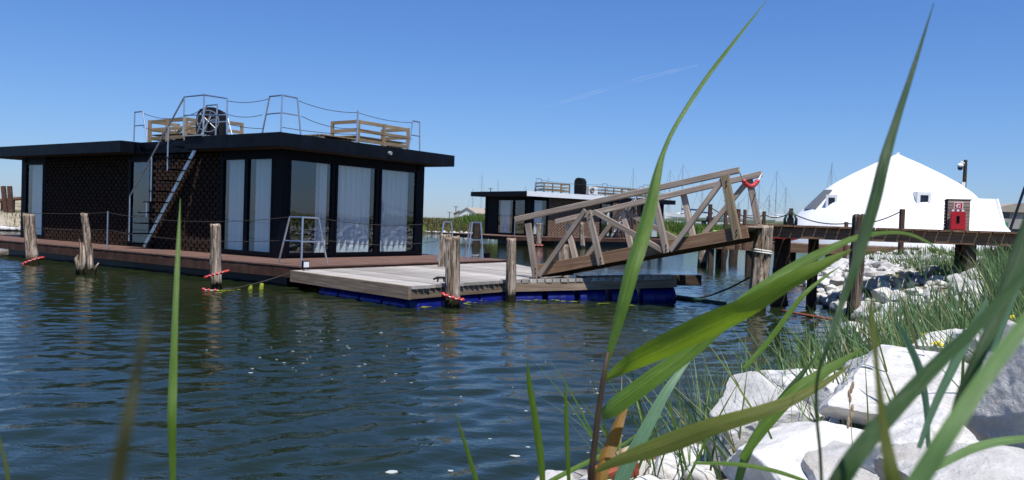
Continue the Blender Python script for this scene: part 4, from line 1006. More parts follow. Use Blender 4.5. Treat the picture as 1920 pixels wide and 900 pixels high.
# steel/rope lashings on the thickest log
mb = MB(); 
for z_ in (1.10, 1.14): mb.ring((P6t.x - 0.03, P6t.y, z_), 0.18, 0.018, (0.12, 0, 1), 26, 6)
tag(mb.build('rope', 'rope_white', smooth=True), 'white rope lashed round the thickest log', 'rope')
# wood clad cabinet with the fire box
def P_on(px, py, o_): return atplane(px, py, pa + pn * o_, pa + pd + pn * o_)
cl, cr_ = P_on(1775, 430, 0.75), P_on(1817, 431, 0.75); cl.z = cr_.z = ZP
wc = (cr_ - cl).length; top_z = ZP + 0.56
cab = thing('timber_cabinet', 'weathered plank-clad cabinet standing on the pier behind the red fire box', 'cabinet', tuple(cl), math.atan2(pd.y, pd.x))
nb = 9; hb = (top_z - ZP) / nb
for k in range(nb):
    z_ = hb * (k + 0.5)
    board('plank', cab, (0, -0.012, z_), (wc, -0.012, z_ - 0.0), 0.025, hb - 0.008, 'timber_grey')
    board('plank', cab, (-0.012, 0.02, z_), (-0.012 - 0.0, 0.42, z_), 0.025, hb - 0.008, 'timber_dark')
MB().box(0.0, wc, 0.005, 0.42, 0, top_z - ZP - 0.01).build('core', 'timber_dark', cab)
MB().box(-0.03, wc + 0.02, -0.03, 0.44, top_z - ZP, top_z - ZP + 0.02).build('lid', 'timber_dark', cab)
ct = Matrix.Translation(cl) @ Matrix.Rotation(math.atan2(pd.y, pd.x), 4, 'Z')
def on_cab(x, y, z): return ct @ Vector((x, y, z))
sgp = on_cab(0, 0, 0)
fx = (ct.inverted() @ P_on(1795, 413, 0.62)).x
fb = thing('fire_hose_box', 'red fire hose box standing on the pier before the plank cabinet', 'fire box', tuple(on_cab(fx, -0.16, 0)), math.atan2(pd.y, pd.x))
bmx = MB(); wv, dv, hv = 0.125, 0.09, 0.345
prof = [(-wv, 0), (wv, 0), (wv * 0.98, hv * 0.9), (wv * 0.8, hv), (-wv * 0.8, hv), (-wv * 0.98, hv * 0.9)]
bmx.add([(a, -dv, b) for a, b in prof] + [(a, dv, b) for a, b in prof], [(0, 1, 2, 3, 4, 5), (11, 10, 9, 8, 7, 6)] + [(i, 6 + i, 6 + (i + 1) % 6, (i + 1) % 6) for i in range(6)])
bmx.build('casing', 'red_paint', fb)
MB().box(-wv + 0.015, wv - 0.015, -dv - 0.012, -dv - 0.001, 0.02, hv * 0.86).build('door', 'red_paint', fb)
MB().box(-0.025, 0.025, -dv - 0.017, -dv - 0.0125, 0.13, 0.26).build('vision_slot', 'black_frame', fb)
for a in (-0.08, 0.0, 0.08): MB().box(a - 0.02, a + 0.02, -0.03, 0.03, hv + 0.001, hv + 0.035).build('valve_cap', 'white_metal', fb)
sx = (ct.inverted() @ P_on(1797, 390, 0.72)).x
sg = thing('fire_sign', 'square red and white fire hose sign on the plank cabinet', 'sign', tuple(on_cab(sx, -0.028, 0.39)), math.atan2(pd.y, pd.x))
MB().box(-0.075, 0.075, -0.006, 0, 0, 0.13).build('plate', 'white_metal', sg)
MB().box(-0.062, 0.062, -0.009, -0.0065, 0.012, 0.118).build('red_field', 'red_paint', sg)
ic = MB().box(-0.03, 0.03, -0.012, -0.0095, 0.028, 0.102); ic.add([(-0.03, -0.012, 0.05), (-0.05, -0.012, 0.065), (-0.03, -0.012, 0.08), (-0.03, -0.0095, 0.05), (-0.05, -0.0095, 0.065), (-0.03, -0.0095, 0.08)], [(0, 2, 1), (3, 4, 5), (0, 1, 4, 3), (1, 2, 5, 4), (2, 0, 3, 5)])
ic.build('pictogram', 'white_metal', sg)
MB().ring((0.005, -0.0135, 0.065), 0.016, 0.005, (0, 1, 0), 16, 4).build('hose_symbol', 'red_paint', sg)
# hose hanging on a bracket above the pier beam
hp = P_on(1482, 418, -0.02)
t = thing('hose_hanger', 'dark coiled hose hung on a stub post at the pier edge', 'hose', tuple(hp), math.atan2(pd.y, pd.x))
MB().beam((0, 0.07, -0.02), (0, 0.07, 0.28), 0.07, 0.07).build('stub_post', 'timber_dark', t)
mb = MB()
for k in range(5): mb.tube([(-0.07 - 0.012 * k, 0.0, -0.04), (-0.09 - 0.008 * k, 0.0, 0.08), (-0.03, 0.0, 0.22), (0.03, 0.0, 0.22), (0.09 + 0.008 * k, 0, 0.08), (0.07 + 0.012 * k, 0.0, -0.04)], 0.011, 6)
mb.build('hose_coil', 'hose_green', t, smooth=True); MB().box(-0.06, 0.06, -0.045, 0.03, -0.1, 0.1).build('bracket', 'black_cover', t)
# mooring lines in the water near the pier
tag(MB().tube(sag(atd(1405, 520, 15.9), atd(1270, 563, 18.3), 0.12) + [atz(1262, 560, 0.12)], 0.018, 6).build('mooring_line', 'rope_dark', smooth=True), 'mooring line from the thickest log down to the dock end', 'rope')
tag(MB().tube([atz(1262, 556, 0.05), atz(1310, 563, 0.02), atz(1360, 571, 0.01)], 0.05, 8).build('float_line', 'hose_green', smooth=True), 'dark green line floating off the end of the dock', 'rope')
tag(MB().tube([atz(1466, 583, 0.03), atz(1500, 589, 0.03), atz(1560, 599, 0.03)], 0.025, 6).build('float_line', 'brick_red', smooth=True), 'rust red line floating between shade-dark pile and bank', 'rope')

# ------------------------------------------------------------------ back jetty with rope posts
ja, jb = Vector((7.3, 31, 0)), Vector((14.5, 27.5, 0)); jd = (jb - ja).normalized(); jn = Vector((-jd.y, jd.x, 0)); ZJ = 1.08
jet = thing('jetty', 'lower timber jetty behind the main pier', 'jetty', tuple(ja), 0)
JL = (jb - ja).length
for k in range(int(JL / 0.2)): c = ja + jd * (k + 0.5) * 0.2; board('plank', jet, c - pn * 0.03 + Vector((0, 0, ZJ)), c + jn * 1.6 + Vector((0, 0, ZJ)), 0.185, 0.035, 'timber_grey', world=True)
for o_ in (0.0, 1.5): board('side_beam', jet, ja + jn * o_ + Vector((0, 0, ZJ - 0.18)), jb + jn * o_ + Vector((0, 0, ZJ - 0.18)), 0.09, 0.3, 'timber_grey' if o_ else 'timber_brown', world=True)
for k in range(6):
    for o_ in (0.0, 1.4):
        c = ja + jd * (0.3 + k * 1.4) + jn * (o_ + 0.12); board('pile', jet, c + Vector((0, 0, -1)), c + Vector((0, 0, ZJ - 0.34)), 0.2, 0.2, 'timber_dark', world=True)
for i, (px, top, r_) in enumerate(((1332, 383, 0.065), (1361, 396, 0.055), (1385, 392, 0.06), (1397, 393, 0.05), (1433, 396, 0.05), (1482, 395, 0.05), (1587, 416, 0.05), (1692, 392, 0.065))):
    dpt = 30 - (px - 1332) / 360 * 5; a = atd(px, top, dpt); g_ = max(gz(a.x, a.y), -0.8)
    board('rope_post', None, (a.x, a.y, (ZJ - 0.3) if i < 6 else min(g_, 1.0) - 0.3), a, r_ * 2, r_ * 2, 'rusty_post')
    o = bpy.data.objects['rope_post' if i == 0 else 'rope_post.%03d' % i]
    tag(o, ('tallest rust-brown post of the back jetty, beside the gangway diagonal', 'rust-brown post between the tallest one and the gangway end upright', 'left post of the close pair behind the gangway head', 'right post of the close pair behind the gangway head', 'brown post just behind the thickest log', 'brown post behind the hung hose', 'short post beside the tall pile', 'lone rust-brown post before the white dome')[i], 'post', 'rope posts of the back jetty')
q = [atd(px, py, 30 - (px - 1332) / 360 * 5) for px, py in ((1332, 388), (1385, 400), (1433, 402), (1482, 398), (1587, 419), (1692, 395))]
mb = MB()
for a, b in zip(q[:-1], q[1:]): mb.tube(sag(a, b, 0.15 if (b - a).length < 3 else 0.02), 0.02, 5)
tag(mb.build('rope', 'rope_dark'), 'rope slung between the posts of the back jetty', 'rope')
for i, (px, yb, yt, r_) in enumerate(((1319, 500, 468, 0.19), (1356, 498, 466, 0.17), (1376, 492, 466, 0.2))):
    on_log(px, yb, yt, r_, ('pale pile under the left end of the back jetty', 'dark pile second from the left under the back jetty', 'dark pile third from the left under the back jetty')[i], 40 + i, mat='weathered_log' if i == 0 else 'timber_dark', group='piles under the back jetty')
def kayak(at, rot, mat, label):
    t = thing('kayak', label, 'kayak', at, rot); v = []; n = 13; m = 10
    for i in range(n):
        u_ = -1 + 2 * i / (n - 1); wd = 0.34 * (1 - abs(u_) ** 2.2) + 0.01; zz = 0.16 * abs(u_) ** 2.5
        for k in range(m): th = 2 * math.pi * k / m; v.append((u_ * 1.1, wd * 0.8 * math.cos(th), 0.16 + zz + 0.15 * math.sin(th) * (1 - 0.7 * abs(u_) ** 3)))
    f = [(i * m + k, i * m + (k + 1) % m, (i + 1) * m + (k + 1) % m, (i + 1) * m + k) for i in range(n - 1) for k in range(m)] + [tuple(range(m)), tuple(range((n - 1) * m, n * m))]
    MB().add(v, f).build('hull', mat, t, smooth=True); MB().ring((0, 0, 0.31), 0.22, 0.025, (0, 0, 1), 20, 6).build('cockpit_rim', 'black_cover', t)
a = atd(1392, 457, 31); kayak((a.x, a.y, ZJ + 0.02), R(-22), 'kayak_green', 'bright green kayak lying on the back jetty')
a = atd(1452, 455, 30); kayak((a.x, a.y, ZJ + 0.02), R(-22), 'kayak_red', 'red kayak lying on the back jetty behind the shade-dark pile')

# ------------------------------------------------------------------ white dome house
dc = atd(1676, 440, 37.5); dz = 1.1
dome = thing('dome_house', 'large white domed house with small windows behind the pier', 'house', (dc.x, dc.y, dz), 0)
apex = atd(1677, 288, 37.5).z - dz
prof = [(0.0, apex), (0.35, apex - 0.17), (0.95, apex - 0.45), (1.9, apex - 0.95), (2.6, apex - 1.36), (3.15, apex - 1.78), (3.75, apex - 2.4), (4.3, apex - 2.98), (4.72, apex - 3.5), (5.0, 0.0), (5.05, -0.4)]
NF = 12; v = []; f = []; m = 72
for (r_, z_) in prof:
    for k in range(m):
        th = 2 * math.pi * k / m; loc_ = ((th / (2 * math.pi) * NF) % 1) - 0.5
        fac = math.cos(math.pi / NF) / math.cos(loc_ * 2 * math.pi / NF)
        fac = 0.5 + 0.5 * fac
        v.append((r_ * fac * math.cos(th + 0.13), r_ * fac * math.sin(th + 0.13), z_))
f = [(i * m + k, (i + 1) * m + k, (i + 1) * m + (k + 1) % m, i * m + (k + 1) % m) for i in range(len(prof) - 1) for k in range(m)]
MB().add(v, f).build('shell', 'dome_white', dome, smooth=True)
MB().tube([(0, 0, apex - 0.06), (0, 0, apex + 0.05)], 0.09, 8).build('finial', 'white_metal', dome)
def dome_r(z_):
    for (r0, z0), (r1, z1) in zip(prof[:-1], prof[1:]):
        if z0 >= z_ >= z1: return r0 + (r1 - r0) * (z0 - z_) / (z0 - z1 + 1e-9)
    return prof[-1][0]
def dome_hit(px, py, k=0.985):
    d = ray(px, py); o_ = Vector((0, 0, EYE)); near_ = (1e9, None)
    for i in range(1500):
        p = o_ + d * (31 + i * 0.006); q = p - Vector((dc.x, dc.y, dz)); r_ = math.hypot(q.x, q.y)
        if q.z < apex:
            g_ = r_ - dome_r(max(q.z, 0)) * k
            if g_ < 0: return q
            if g_ < near_[0]: near_ = (g_, q)
    return near_[1]
def dome_window(px, py, wd, ht, dep=0.25):
    best = dome_hit(px, py); th = math.atan2(best.y, best.x); out = Vector((math.cos(th) * 0.5, math.sin(th) - 0.5, 0.0)).normalized(); sd = Vector((-out.y, out.x, 0)); Z = Vector((0, 0, 1)); c = best + out * dep * 0.4
    def bx(a0, a1, d0, d1, z0, z1):
        vv = [c + sd * a_ + out * d_ + Z * z_ for z_ in (z0, z1) for a_, d_ in ((a0, d0), (a1, d0), (a1, d1), (a0, d1))]
        return MB().add(vv, [(0, 3, 2, 1), (4, 5, 6, 7), (0, 1, 5, 4), (1, 2, 6, 5), (2, 3, 7, 6), (3, 0, 4, 7)])
    i_ = 0.58
    mb = bx(-wd, -wd * i_, -0.9, 0.06, -ht, ht); e = bx(wd * i_, wd, -0.9, 0.06, -ht, ht); mb.add(e.v, e.f)
    e = bx(-wd * i_, wd * i_, -0.9, 0.058, ht * i_, ht); mb.add(e.v, e.f); e = bx(-wd * i_, wd * i_, -0.9, 0.058, -ht, -ht * i_); mb.add(e.v, e.f)
    wnd = mb.build('window', 'white_metal', dome); bx(-wd * i_, wd * i_, -0.4, 0.01, -ht * i_, ht * i_).build('pane', 'window_dark', wnd)
dome_window(1730, 374, 0.29, 0.31); dome_window(1560, 378, 0.24, 0.30)
# grey metal sheet on the left flank
g_ = []; NU = 8
for i in range(NU + 1):
    for j in range(NU + 1):
        a_, b_ = i / NU, j / NU; x0_ = 1508 + 38 * b_; x1_ = 1530 + 32 * b_; py = 393 - 36 * b_
        q_ = dome_hit(x0_ + (x1_ - x0_) * a_, py); g_.append(q_ + Vector((q_.x, q_.y, 0)).normalized() * 0.04 + Vector((0, -0.03, 0.03)))
MB().add(g_, [(i * (NU + 1) + j, (i + 1) * (NU + 1) + j, (i + 1) * (NU + 1) + j + 1, i * (NU + 1) + j + 1) for i in range(NU) for j in range(NU)]).build('roof_sheet', 'sheet_grey', dome, smooth=True)
an = [atd(1780, 371, 36.5), atd(1868, 373.5, 36.0), atd(1885, 437, 35.5), atd(1780, 437, 35.5)]
vb = [p - Vector((dc.x, dc.y, dz)) for p in an]; bk = [p + Vector((0.3, 3.0, 0)) for p in vb]
MB().add(vb + bk, [(3, 2, 1, 0), (4, 5, 6, 7), (0, 1, 5, 4), (1, 2, 6, 5), (2, 3, 7, 6), (3, 0, 4, 7)]).build('annex', 'dome_white', dome)
board('edge_trim', dome, vb[1] + Vector((0.0, -0.03, 0.0)), vb[2] + Vector((0.0, -0.03, 0)), 0.1, 0.12, 'white_metal')

# camera mast behind the dome
cm = atd(1803, 440, 43); cz = 1.1
t = thing('camera_mast', 'dark mast with a white dome camera behind the white house', 'camera mast', (cm.x, cm.y, cz), 0)
tp = atd(1810.5, 300, 43); ht = tp.z - cz; ox = tp.x - cm.x
MB().tube([(0, 0, 0), (ox, 0, ht)], [0.12, 0.09], 10).build('mast', 'timber_dark', t)
cc = atd(1800.5, 313, 43) - Vector((cm.x, cm.y, cz))
MB().tube([(ox, 0, ht - 0.22), (cc.x, 0, cc.z + 0.28), (cc.x, 0, cc.z + 0.1)], 0.06, 8).build('camera_arm', 'white_metal', t)
MB().ball((cc.x, 0, cc.z + 0.07), 0.16, 14, 9, (1, 1, 0.8)).build('camera_housing', 'white_metal', t, smooth=True); MB().ball((cc.x, 0, cc.z - 0.05), 0.13, 14, 9).build('camera_lens', 'window_dark', t, smooth=True)
e = atd(1806, 352, 42.8) - Vector((cm.x, cm.y, cz)); MB().box(e.x - 0.1, e.x + 0.1, -0.22, -0.1, e.z - 0.3, e.z + 0.3).build('control_box', 'white_metal', t); MB().box(e.x - 0.32, e.x - 0.12, -0.1, 0.1, e.z - 0.35, e.z + 0.3).build('control_box', 'grey_metal', t)

# ------------------------------------------------------------------ distant buildings
def shed(name, label, at, w_, d_, h_, rh, rot, wall='wall_white', roof='roof_pale', openings=(), cat='building'):
    t = thing(name, label, cat, at, rot); MB().box(-w_ / 2, w_ / 2, 0, d_, -0.5, h_).build('wall', wall, t)
    rf = MB(); o_ = 0.3
    rf.add([(-w_ / 2 - o_, -o_, h_ - 0.15), (0, -o_, h_ + rh), (w_ / 2 + o_, -o_, h_ - 0.15), (-w_ / 2 - o_, d_ + o_, h_ - 0.15), (0, d_ + o_, h_ + rh), (w_ / 2 + o_, d_ + o_, h_ - 0.15),
            (-w_ / 2 - o_, -o_, h_), (0, -o_, h_ + rh + 0.18), (w_ / 2 + o_, -o_, h_), (-w_ / 2 - o_, d_ + o_, h_), (0, d_ + o_, h_ + rh + 0.18), (w_ / 2 + o_, d_ + o_, h_)],
           [(6, 7, 10, 9), (7, 8, 11, 10), (0, 3, 4, 1), (1, 4, 5, 2), (0, 1, 7, 6), (1, 2, 8, 7), (3, 9, 10, 4), (4, 10, 11, 5), (0, 6, 9, 3), (2, 5, 11, 8)])
    rf.build('roof', roof, t); MB().add([(-w_ / 2, 0.01, h_), (w_ / 2, 0.01, h_), (0, 0.01, h_ + rh)], [(0, 1, 2)]).build('gable', wall, t)
    for (a, b, z0, z1) in openings: MB().box(a, b, -0.06, 0.02, z0, z1).build('window', 'window_dark', t)
    return t
a = atd(876, 402, 230); shed('gabled_house', 'small white gabled house on the far shore between the boats', (a.x, a.y, 1.2), 5.6, 9, 2.3, 1.5, R(-25), openings=((-1.4, -0.2, 0.2, 1.7), (0.8, 1.8, 0.8, 1.7)))
a = atd(896, 402, 245); shed('long_shed', 'long pale roofed shed right of the small gabled house', (a.x + 2, a.y, 1.2), 13, 7, 2.2, 1.6, R(12), 'wall_grey', openings=((-4, -2, 0.5, 1.7), (1, 3, 0.5, 1.7)))
a = atd(867, 402, 238); shed('brick_shed', 'narrow reddish hut left of the small gabled house', (a.x - 1, a.y, 1.2), 3.0, 5, 2.2, 0.8, R(0), 'wall_grey')
# concrete building at the right edge
a = atd(1897, 430, 85); t = thing('harbour_building', 'grey concrete building with rounded roof at the right edge', 'building', (a.x, a.y, 1.3), R(-8))
MB().box(-2.2, 4.5, 0, 8, -0.5, 1.25).build('ground_floor', 'window_dark', t); MB().box(-2.3, 5, -0.3, 8.2, 0.25 + 1.0, 2.3).build('balcony_wall', 'wall_grey', t)
MB().box(-2.2, 4.5, 0.3, 8, 2.31, 3.0).build('upper_wall', 'wall_grey', t)
pr_ = [(-2.4 + 7.2 * k / 14, 3.0 + 1.0 * math.sin(math.pi * k / 14)) for k in range(15)]
MB().add([(x, -0.1, z) for x, z in pr_] + [(x, 8, z) for x, z in pr_], [tuple(range(14, -1, -1)), tuple(range(15, 30))] + [(k, k + 1, 16 + k, 15 + k) for k in range(14)]).build('vaulted_roof', 'roof_pale', t)
MB().box(-1.5, -0.2, 0.2, 0.28, 2.32, 2.95).build('window', 'window_dark', t); MB().box(-1.4, -0.5, -0.34, -0.31, 1.3, 1.9).build('sign_panel', 'green_paint', t)
for k in range(4): MB().box(-1.8 + k * 1.4, -1.65 + k * 1.4, -0.1, 0.0, -0.4, 1.24).build('pillar', 'wall_grey', t)
a, b = atd(1894, 430, 30), atd(1922, 350, 30); tag(MB().tube([a, b], 0.05, 8).build('leaning_pole', 'hull_navy'), 'dark slanting pole at the right edge before the concrete building', 'pole')
# utility poles
for i, (px, dpt, yt) in enumerate(((855, 240, 386), (843, 250, 397), (920, 230, 352))):
    a = atd(px, yt, dpt); tag(MB().tube([(a.x, a.y, 0.5), a], 0.12, 6).tube([(a.x - 0.8, a.y, a.z - 0.3), (a.x + 0.8, a.y, a.z - 0.3)], 0.06, 5).build('utility_pole', 'timber_dark'), ('thin utility pole left of the small gabled house', 'short utility pole farther left on the far shore', 'thin pole above the left of the second houseboat')[i], 'pole', 'far shore poles')
# rusty posts and walkway on the far left bank
for i, (x0_, x1_) in enumerate(((14, 6), (23, 18))):
    a, b = atd(x0_, 371, 52), atd(x1_, 349, 52); tag(MB().beam(a - Vector((0, 0, 1.5)), b, 0.24, 0.24).build('slanting_post', 'rusty_post'), ('left of two rusty slanting posts at the far left', 'right of two rusty slanting posts at the far left')[i], 'post', 'slanting rusty posts')
a, b = atd(-40, 381, 53), atd(48, 371, 53); t = thing('footbridge', 'low brown footbridge on the far left bank', 'footbridge', tuple(a), 0)
board('deck', t, a, b, 0.8, 0.16, 'timber_brown', world=True)
for k in range(5): c = a.lerp(b, k / 4.0); board('leg', t, c + Vector((0, 0, -0.1)), c + Vector((0, 0, -1.6)), 0.12, 0.12, 'timber_brown', world=True)
# concrete quay blocks on the middle far shore
qa, qb = atz(851, 431, 0.0), atz(915, 434, 0.0)
t = thing('quay_wall', 'pale rubble quay wall along the far shore between the boats', 'wall', tuple(qa), 0)
for r_ in range(3):
    n = 12
    for k in range(n):
        a = qa.lerp(qb, (k + (0.5 if r_ % 2 else 0)) / n); b = qa.lerp(qb, (k + 0.94 + (0.5 if r_ % 2 else 0)) / n); o_ = Vector((random.uniform(-0.05, 0.05), random.uniform(-0.2, 0.2) + 0.3 * r_, 0.2 + r_ * 0.42))
        board('stone', t, a + o_, b + o_, 0.9, 0.38, 'wall_white' if random.random() < 0.6 else 'wall_grey', world=True)

# ------------------------------------------------------------------ sailing boats
def sailboat(at, rot, Lh, hull, mast_h, label, stand_=True, cover=True, grp='sailing boats laid up ashore'):
    t = thing('sailboat', label, 'sailing boat', at, rot, grp); n, m = 11, 9; v = []
    base = 1.3 if stand_ else 0.0
    for i in range(n):
        u_ = i / (n - 1); x = (u_ - 0.5) * Lh; wd = 1.45 * math.sin(math.pi * min(1, 0.18 + u_ * 0.82)) ** 0.7 if u_ < 0.999 else 0.04
        wd = max(0.04, 1.4 * (1 - max(0, u_ - 0.35) ** 2 / 0.4225) * (0.82 + 0.5 * min(u_, 0.35))); sheer = 1.15 + 0.28 * (u_ - 0.3) ** 2 * 2
        for k in range(m):
            a_ = -1 + 2 * k / (m - 1); y = wd * math.sin(a_ * math.pi / 2); z = sheer * (abs(a_) ** 2.6) + 0.25 * (u_ - 0.5) ** 2
            v.append((x, y, base + z))
    f = [(i * m + k, (i + 1) * m + k, (i + 1) * m + k + 1, i * m + k + 1) for i in range(n - 1) for k in range(m - 1)]
    f += [tuple(range(m - 1, -1, -1)), tuple(range((n - 1) * m, n * m))] + [(i * m, i * m + m - 1, (i + 1) * m + m - 1, (i + 1) * m) for i in range(n - 1)]
    MB().add(v, f).build('hull', hull, t, smooth=False)
    zc = base + 1.15; cb = MB().prism([(-0.12 * Lh, -0.8), (0.18 * Lh, -0.55), (0.22 * Lh, 0), (0.18 * Lh, 0.55), (-0.12 * Lh, 0.8)], zc - 0.1, zc + 0.42).build('cabin', 'gel_white', t)
    for s_ in (-1, 1): MB().beam((-0.06 * Lh, s_ * 0.76, zc + 0.2), (0.13 * Lh, s_ * 0.64, zc + 0.2), 0.04, 0.16).build('window', 'window_dark', cb)
    mx_ = 0.1 * Lh; MB().tube([(mx_, 0, zc), (mx_, 0, zc + mast_h)], [0.09, 0.06], 6).build('mast', 'alu_mast', t)
    MB().tube([(mx_, 0, zc + 1.1), (mx_ - 0.38 * Lh, 0, zc + 1.0)], 0.17 if cover else 0.06, 8).build('boom', 'sail_cover' if cover else 'alu_mast', t)
    MB().tube([(Lh * 0.5, 0, zc + 0.1), (mx_, 0, zc + mast_h * 0.97)], 0.02, 4).tube([(-Lh * 0.5, 0, zc), (mx_, 0, zc + mast_h)], 0.012, 4).tube([(mx_, -1.2, zc), (mx_, -0.5, zc + mast_h * 0.55), (mx_, 0, zc + mast_h * 0.9)], 0.012, 4).tube([(mx_, 1.2, zc), (mx_, 0.5, zc + mast_h * 0.55), (mx_, 0, zc + mast_h * 0.9)], 0.012, 4).tube([(mx_, -0.5, zc + mast_h * 0.55), (mx_, 0.5, zc + mast_h * 0.55)], 0.03, 4).build('rigging', 'rope_dark', t)
    if stand_:
        MB().prism([(-0.5, -0.12), (0.7, -0.12), (0.7, 0.12), (-0.5, 0.12)], 0.1, base + 0.25).build('keel', hull, t)
        for x in (-0.25 * Lh, 0.2 * Lh):
            for s_ in (-1, 1): MB().beam((x, s_ * 1.5, 0), (x, s_ * 0.9, base + 0.5), 0.09, 0.09).build('stand_leg', 'timber_grey', t)
    return t
for i, (px, dpt, yt, hl, rot, lab, st) in enumerate((
    (1281, 165, 308, 'gel_white', 172, 'white sailing boat propped ashore right of the second houseboat', True),
    (1318, 190, 330, 'gel_navy', 200, 'navy-hulled sailing boat propped ashore just right of the white one', True),
    (1257, 185, 318, 'gel_white', 150, 'sailing boat partly hidden behind the gangway upright', True),
    (1360, 180, 350, 'gel_white', 120, 'sailing boat seen behind the gangway diagonal', True),
    (1404, 150, 365, 'gel_white', 160, 'white sailing boat directly behind the gangway head', True),
    (1424, 190, 345, 'gel_white', 140, 'sailing boat whose mast rises just right of the gangway end', True),
    (1443, 160, 366, 'gel_white', 190, 'white sailing boat low between gangway and dome', True),
    (1457, 185, 320, 'gel_white', 170, 'tall-masted sailing boat nearest the left side of the dome', True),
    (1474, 200, 350, 'gel_white', 130, 'sailing boat half behind the left foot of the dome', True),
    (1560, 150, 305, 'gel_white', 100, 'sailing boat hidden behind the dome with only its mast showing', True),
    (887, 300, 352, 'gel_navy', 150, 'sailing boat with a raked stay left of the second houseboat', True),
    (904, 290, 325, 'gel_white', 30, 'sailing boat whose tall mast stands above the second houseboat left end', True),
    (934, 300, 337, 'gel_white', 60, 'faint sailing boat mast over the left of the second houseboat roof', True),
    (986, 300, 348, 'gel_white', 60, 'short distant mast over the second houseboat roof corner', True),
    (1028, 280, 331, 'gel_white', 200, 'sailing boat mast over the white roof edge', True),
    (1188, 260, 313, 'gel_white', 200, 'sailing boat mast over the right of the second houseboat roof', True),
    (1385, 210, 380, 'gel_white', 90, 'small distant sailing boat between the close pair of posts', True))):
    a = atd(px, yt, dpt); g_ = max(1.25, gz(a.x, a.y)); mh = max(4.5, a.z - g_ - 2.45)
    Lh = 8.2 if dpt < 200 else 7.2; rr = R(rot); mx_ = 0.1 * Lh
    sailboat((a.x - mx_ * math.cos(rr), a.y - mx_ * math.sin(rr), g_), rr, Lh, hl, mh, lab, st, cover=i in (0, 1, 10))

# ------------------------------------------------------------------ rocks
def rock_mesh(name, sub, seed, asp=(1, 1, 0.7), cuts=16, rough=0.10, mat='limestone', fine=True):
    bm = bmesh.new(); bmesh.ops.create_icosphere(bm, subdivisions=sub, radius=1.0)
    r_ = np.random.default_rng(seed); V = np.array([v.co[:] for v in bm.verts])
    V *= 1 + 0.16 * fbm(V * 0.9 + seed, 2, seed)[:, None]
    for k in range(cuts):
        n = r_.normal(size=3); n /= np.linalg.norm(n); c = r_.uniform(0.50, 0.84); d = V @ n; m = d > c
        V[m] -= n * ((d[m] - c) * r_.uniform(0.93, 1.0))[:, None]
    N = V / np.linalg.norm(V, axis=1)[:, None]
    rg = 1 - np.abs(fbm(V * 2.2 + seed * 3, 3, seed + 2)) * 2
    V += N * (fbm(V * 1.8 + seed, 4, seed + 1) * rough)[:, None] - N * (np.clip(rg - 0.75, 0, 1) * rough * 0.9)[:, None]
    if fine: V += N * (fbm(V * 9 + seed, 4, seed + 7) * rough * 0.22)[:, None]
    V *= np.array(asp)
    for v, c in zip(bm.verts, V): v.co = c
    me = bpy.data.meshes.new(name); bm.to_mesh(me); bm.free()
    me.polygons.foreach_set('use_smooth', [True] * len(me.polygons)); me.set_sharp_from_angle(angle=R(24 if sub < 5 else 32)); me.materials.append(MATS[mat]); return me
# foreground boulders: (px, py of centre, depth, half sizes, z rotation, label)
BIG = [
    ((1575, 772), 4.0, (0.50, 0.42, 0.20), 10, 'broad flat-topped white boulder in the middle of the foreground heap'),
    ((1425, 812), 3.9, (0.32, 0.34, 0.24), 30, 'rounded white boulder at the left shoulder of the foreground heap by the water'),
    ((1545, 880), 3.1, (0.46, 0.40, 0.20), 25, 'large sloping white boulder at the bottom, its long edge toward the water'),
    ((1760, 860), 2.7, (0.28, 0.32, 0.20), -20, 'white boulder low between the big dark grass blades'),
    ((1722, 745), 3.4, (0.40, 0.36, 0.20), 5, 'flat white boulder behind the pale green blade'),
    ((1920, 770), 2.2, (0.20, 0.26, 0.27), 15, 'tall grey-faced boulder cut by the right edge of the picture'),
    ((1880, 940), 1.9, (0.24, 0.24, 0.12), 40, 'white boulder peeping up at the bottom right corner'),
    ((1225, 880), 4.6, (0.30, 0.26, 0.09), 15, 'low white slab at the bottom centre beside the driftwood'),
    ((1310, 880), 4.2, (0.26, 0.24, 0.13), 60, 'small white boulder between slab and heap at the bottom'),
    ((1100, 905), 4.7, (0.22, 0.16, 0.07), 0, 'flat pinkish white stone at the waterline at the bottom'),
    ((1165, 925), 4.3, (0.26, 0.18, 0.09), 20, 'white stone under the reed stem at the bottom'),
    ((1880, 655), 4.6, (0.42, 0.30, 0.20), -10, 'white boulder behind the dark blade below the yellow flowers'),
    ((1800, 668), 5.0, (0.26, 0.22, 0.16), 20, 'small white boulder among the grass by the yellow flowers'),
    ((1660, 722), 4.7, (0.36, 0.30, 0.18), 50, 'half hidden white boulder behind the flat-topped one'),
    ((1500, 742), 4.6, (0.32, 0.28, 0.16), 80, 'white boulder behind the left shoulder of the foreground heap'),
    ((1655, 930), 2.7, (0.34, 0.30, 0.16), 80, 'white boulder at the very bottom behind the blurred blades'),
]
for i, ((px, py), dep, hs, rz, lab) in enumerate(BIG):
    me = rock_mesh('boulder', 5 if i in (7, 8, 9, 10, 12, 13, 14) else 6, 50 + i, (1, 1, 1), 24, 0.075, 'limestone')
    o = bpy.data.objects.new('boulder', me); COL.objects.link(o); c = atd(px, py, dep)
    o.location = c; o.scale = [h * (0.98 if i in (5, 11) else 1.3) for h in hs]; o.rotation_euler = (R(random.uniform(-8, 8)), R(random.uniform(-8, 8)), R(rz)); tag(o, lab, 'boulder')
protos = [rock_mesh('stone', 4, 100 + i, (1, random.uniform(0.7, 1.0), random.uniform(0.55, 0.85)), 22, 0.07) for i in range(9)]
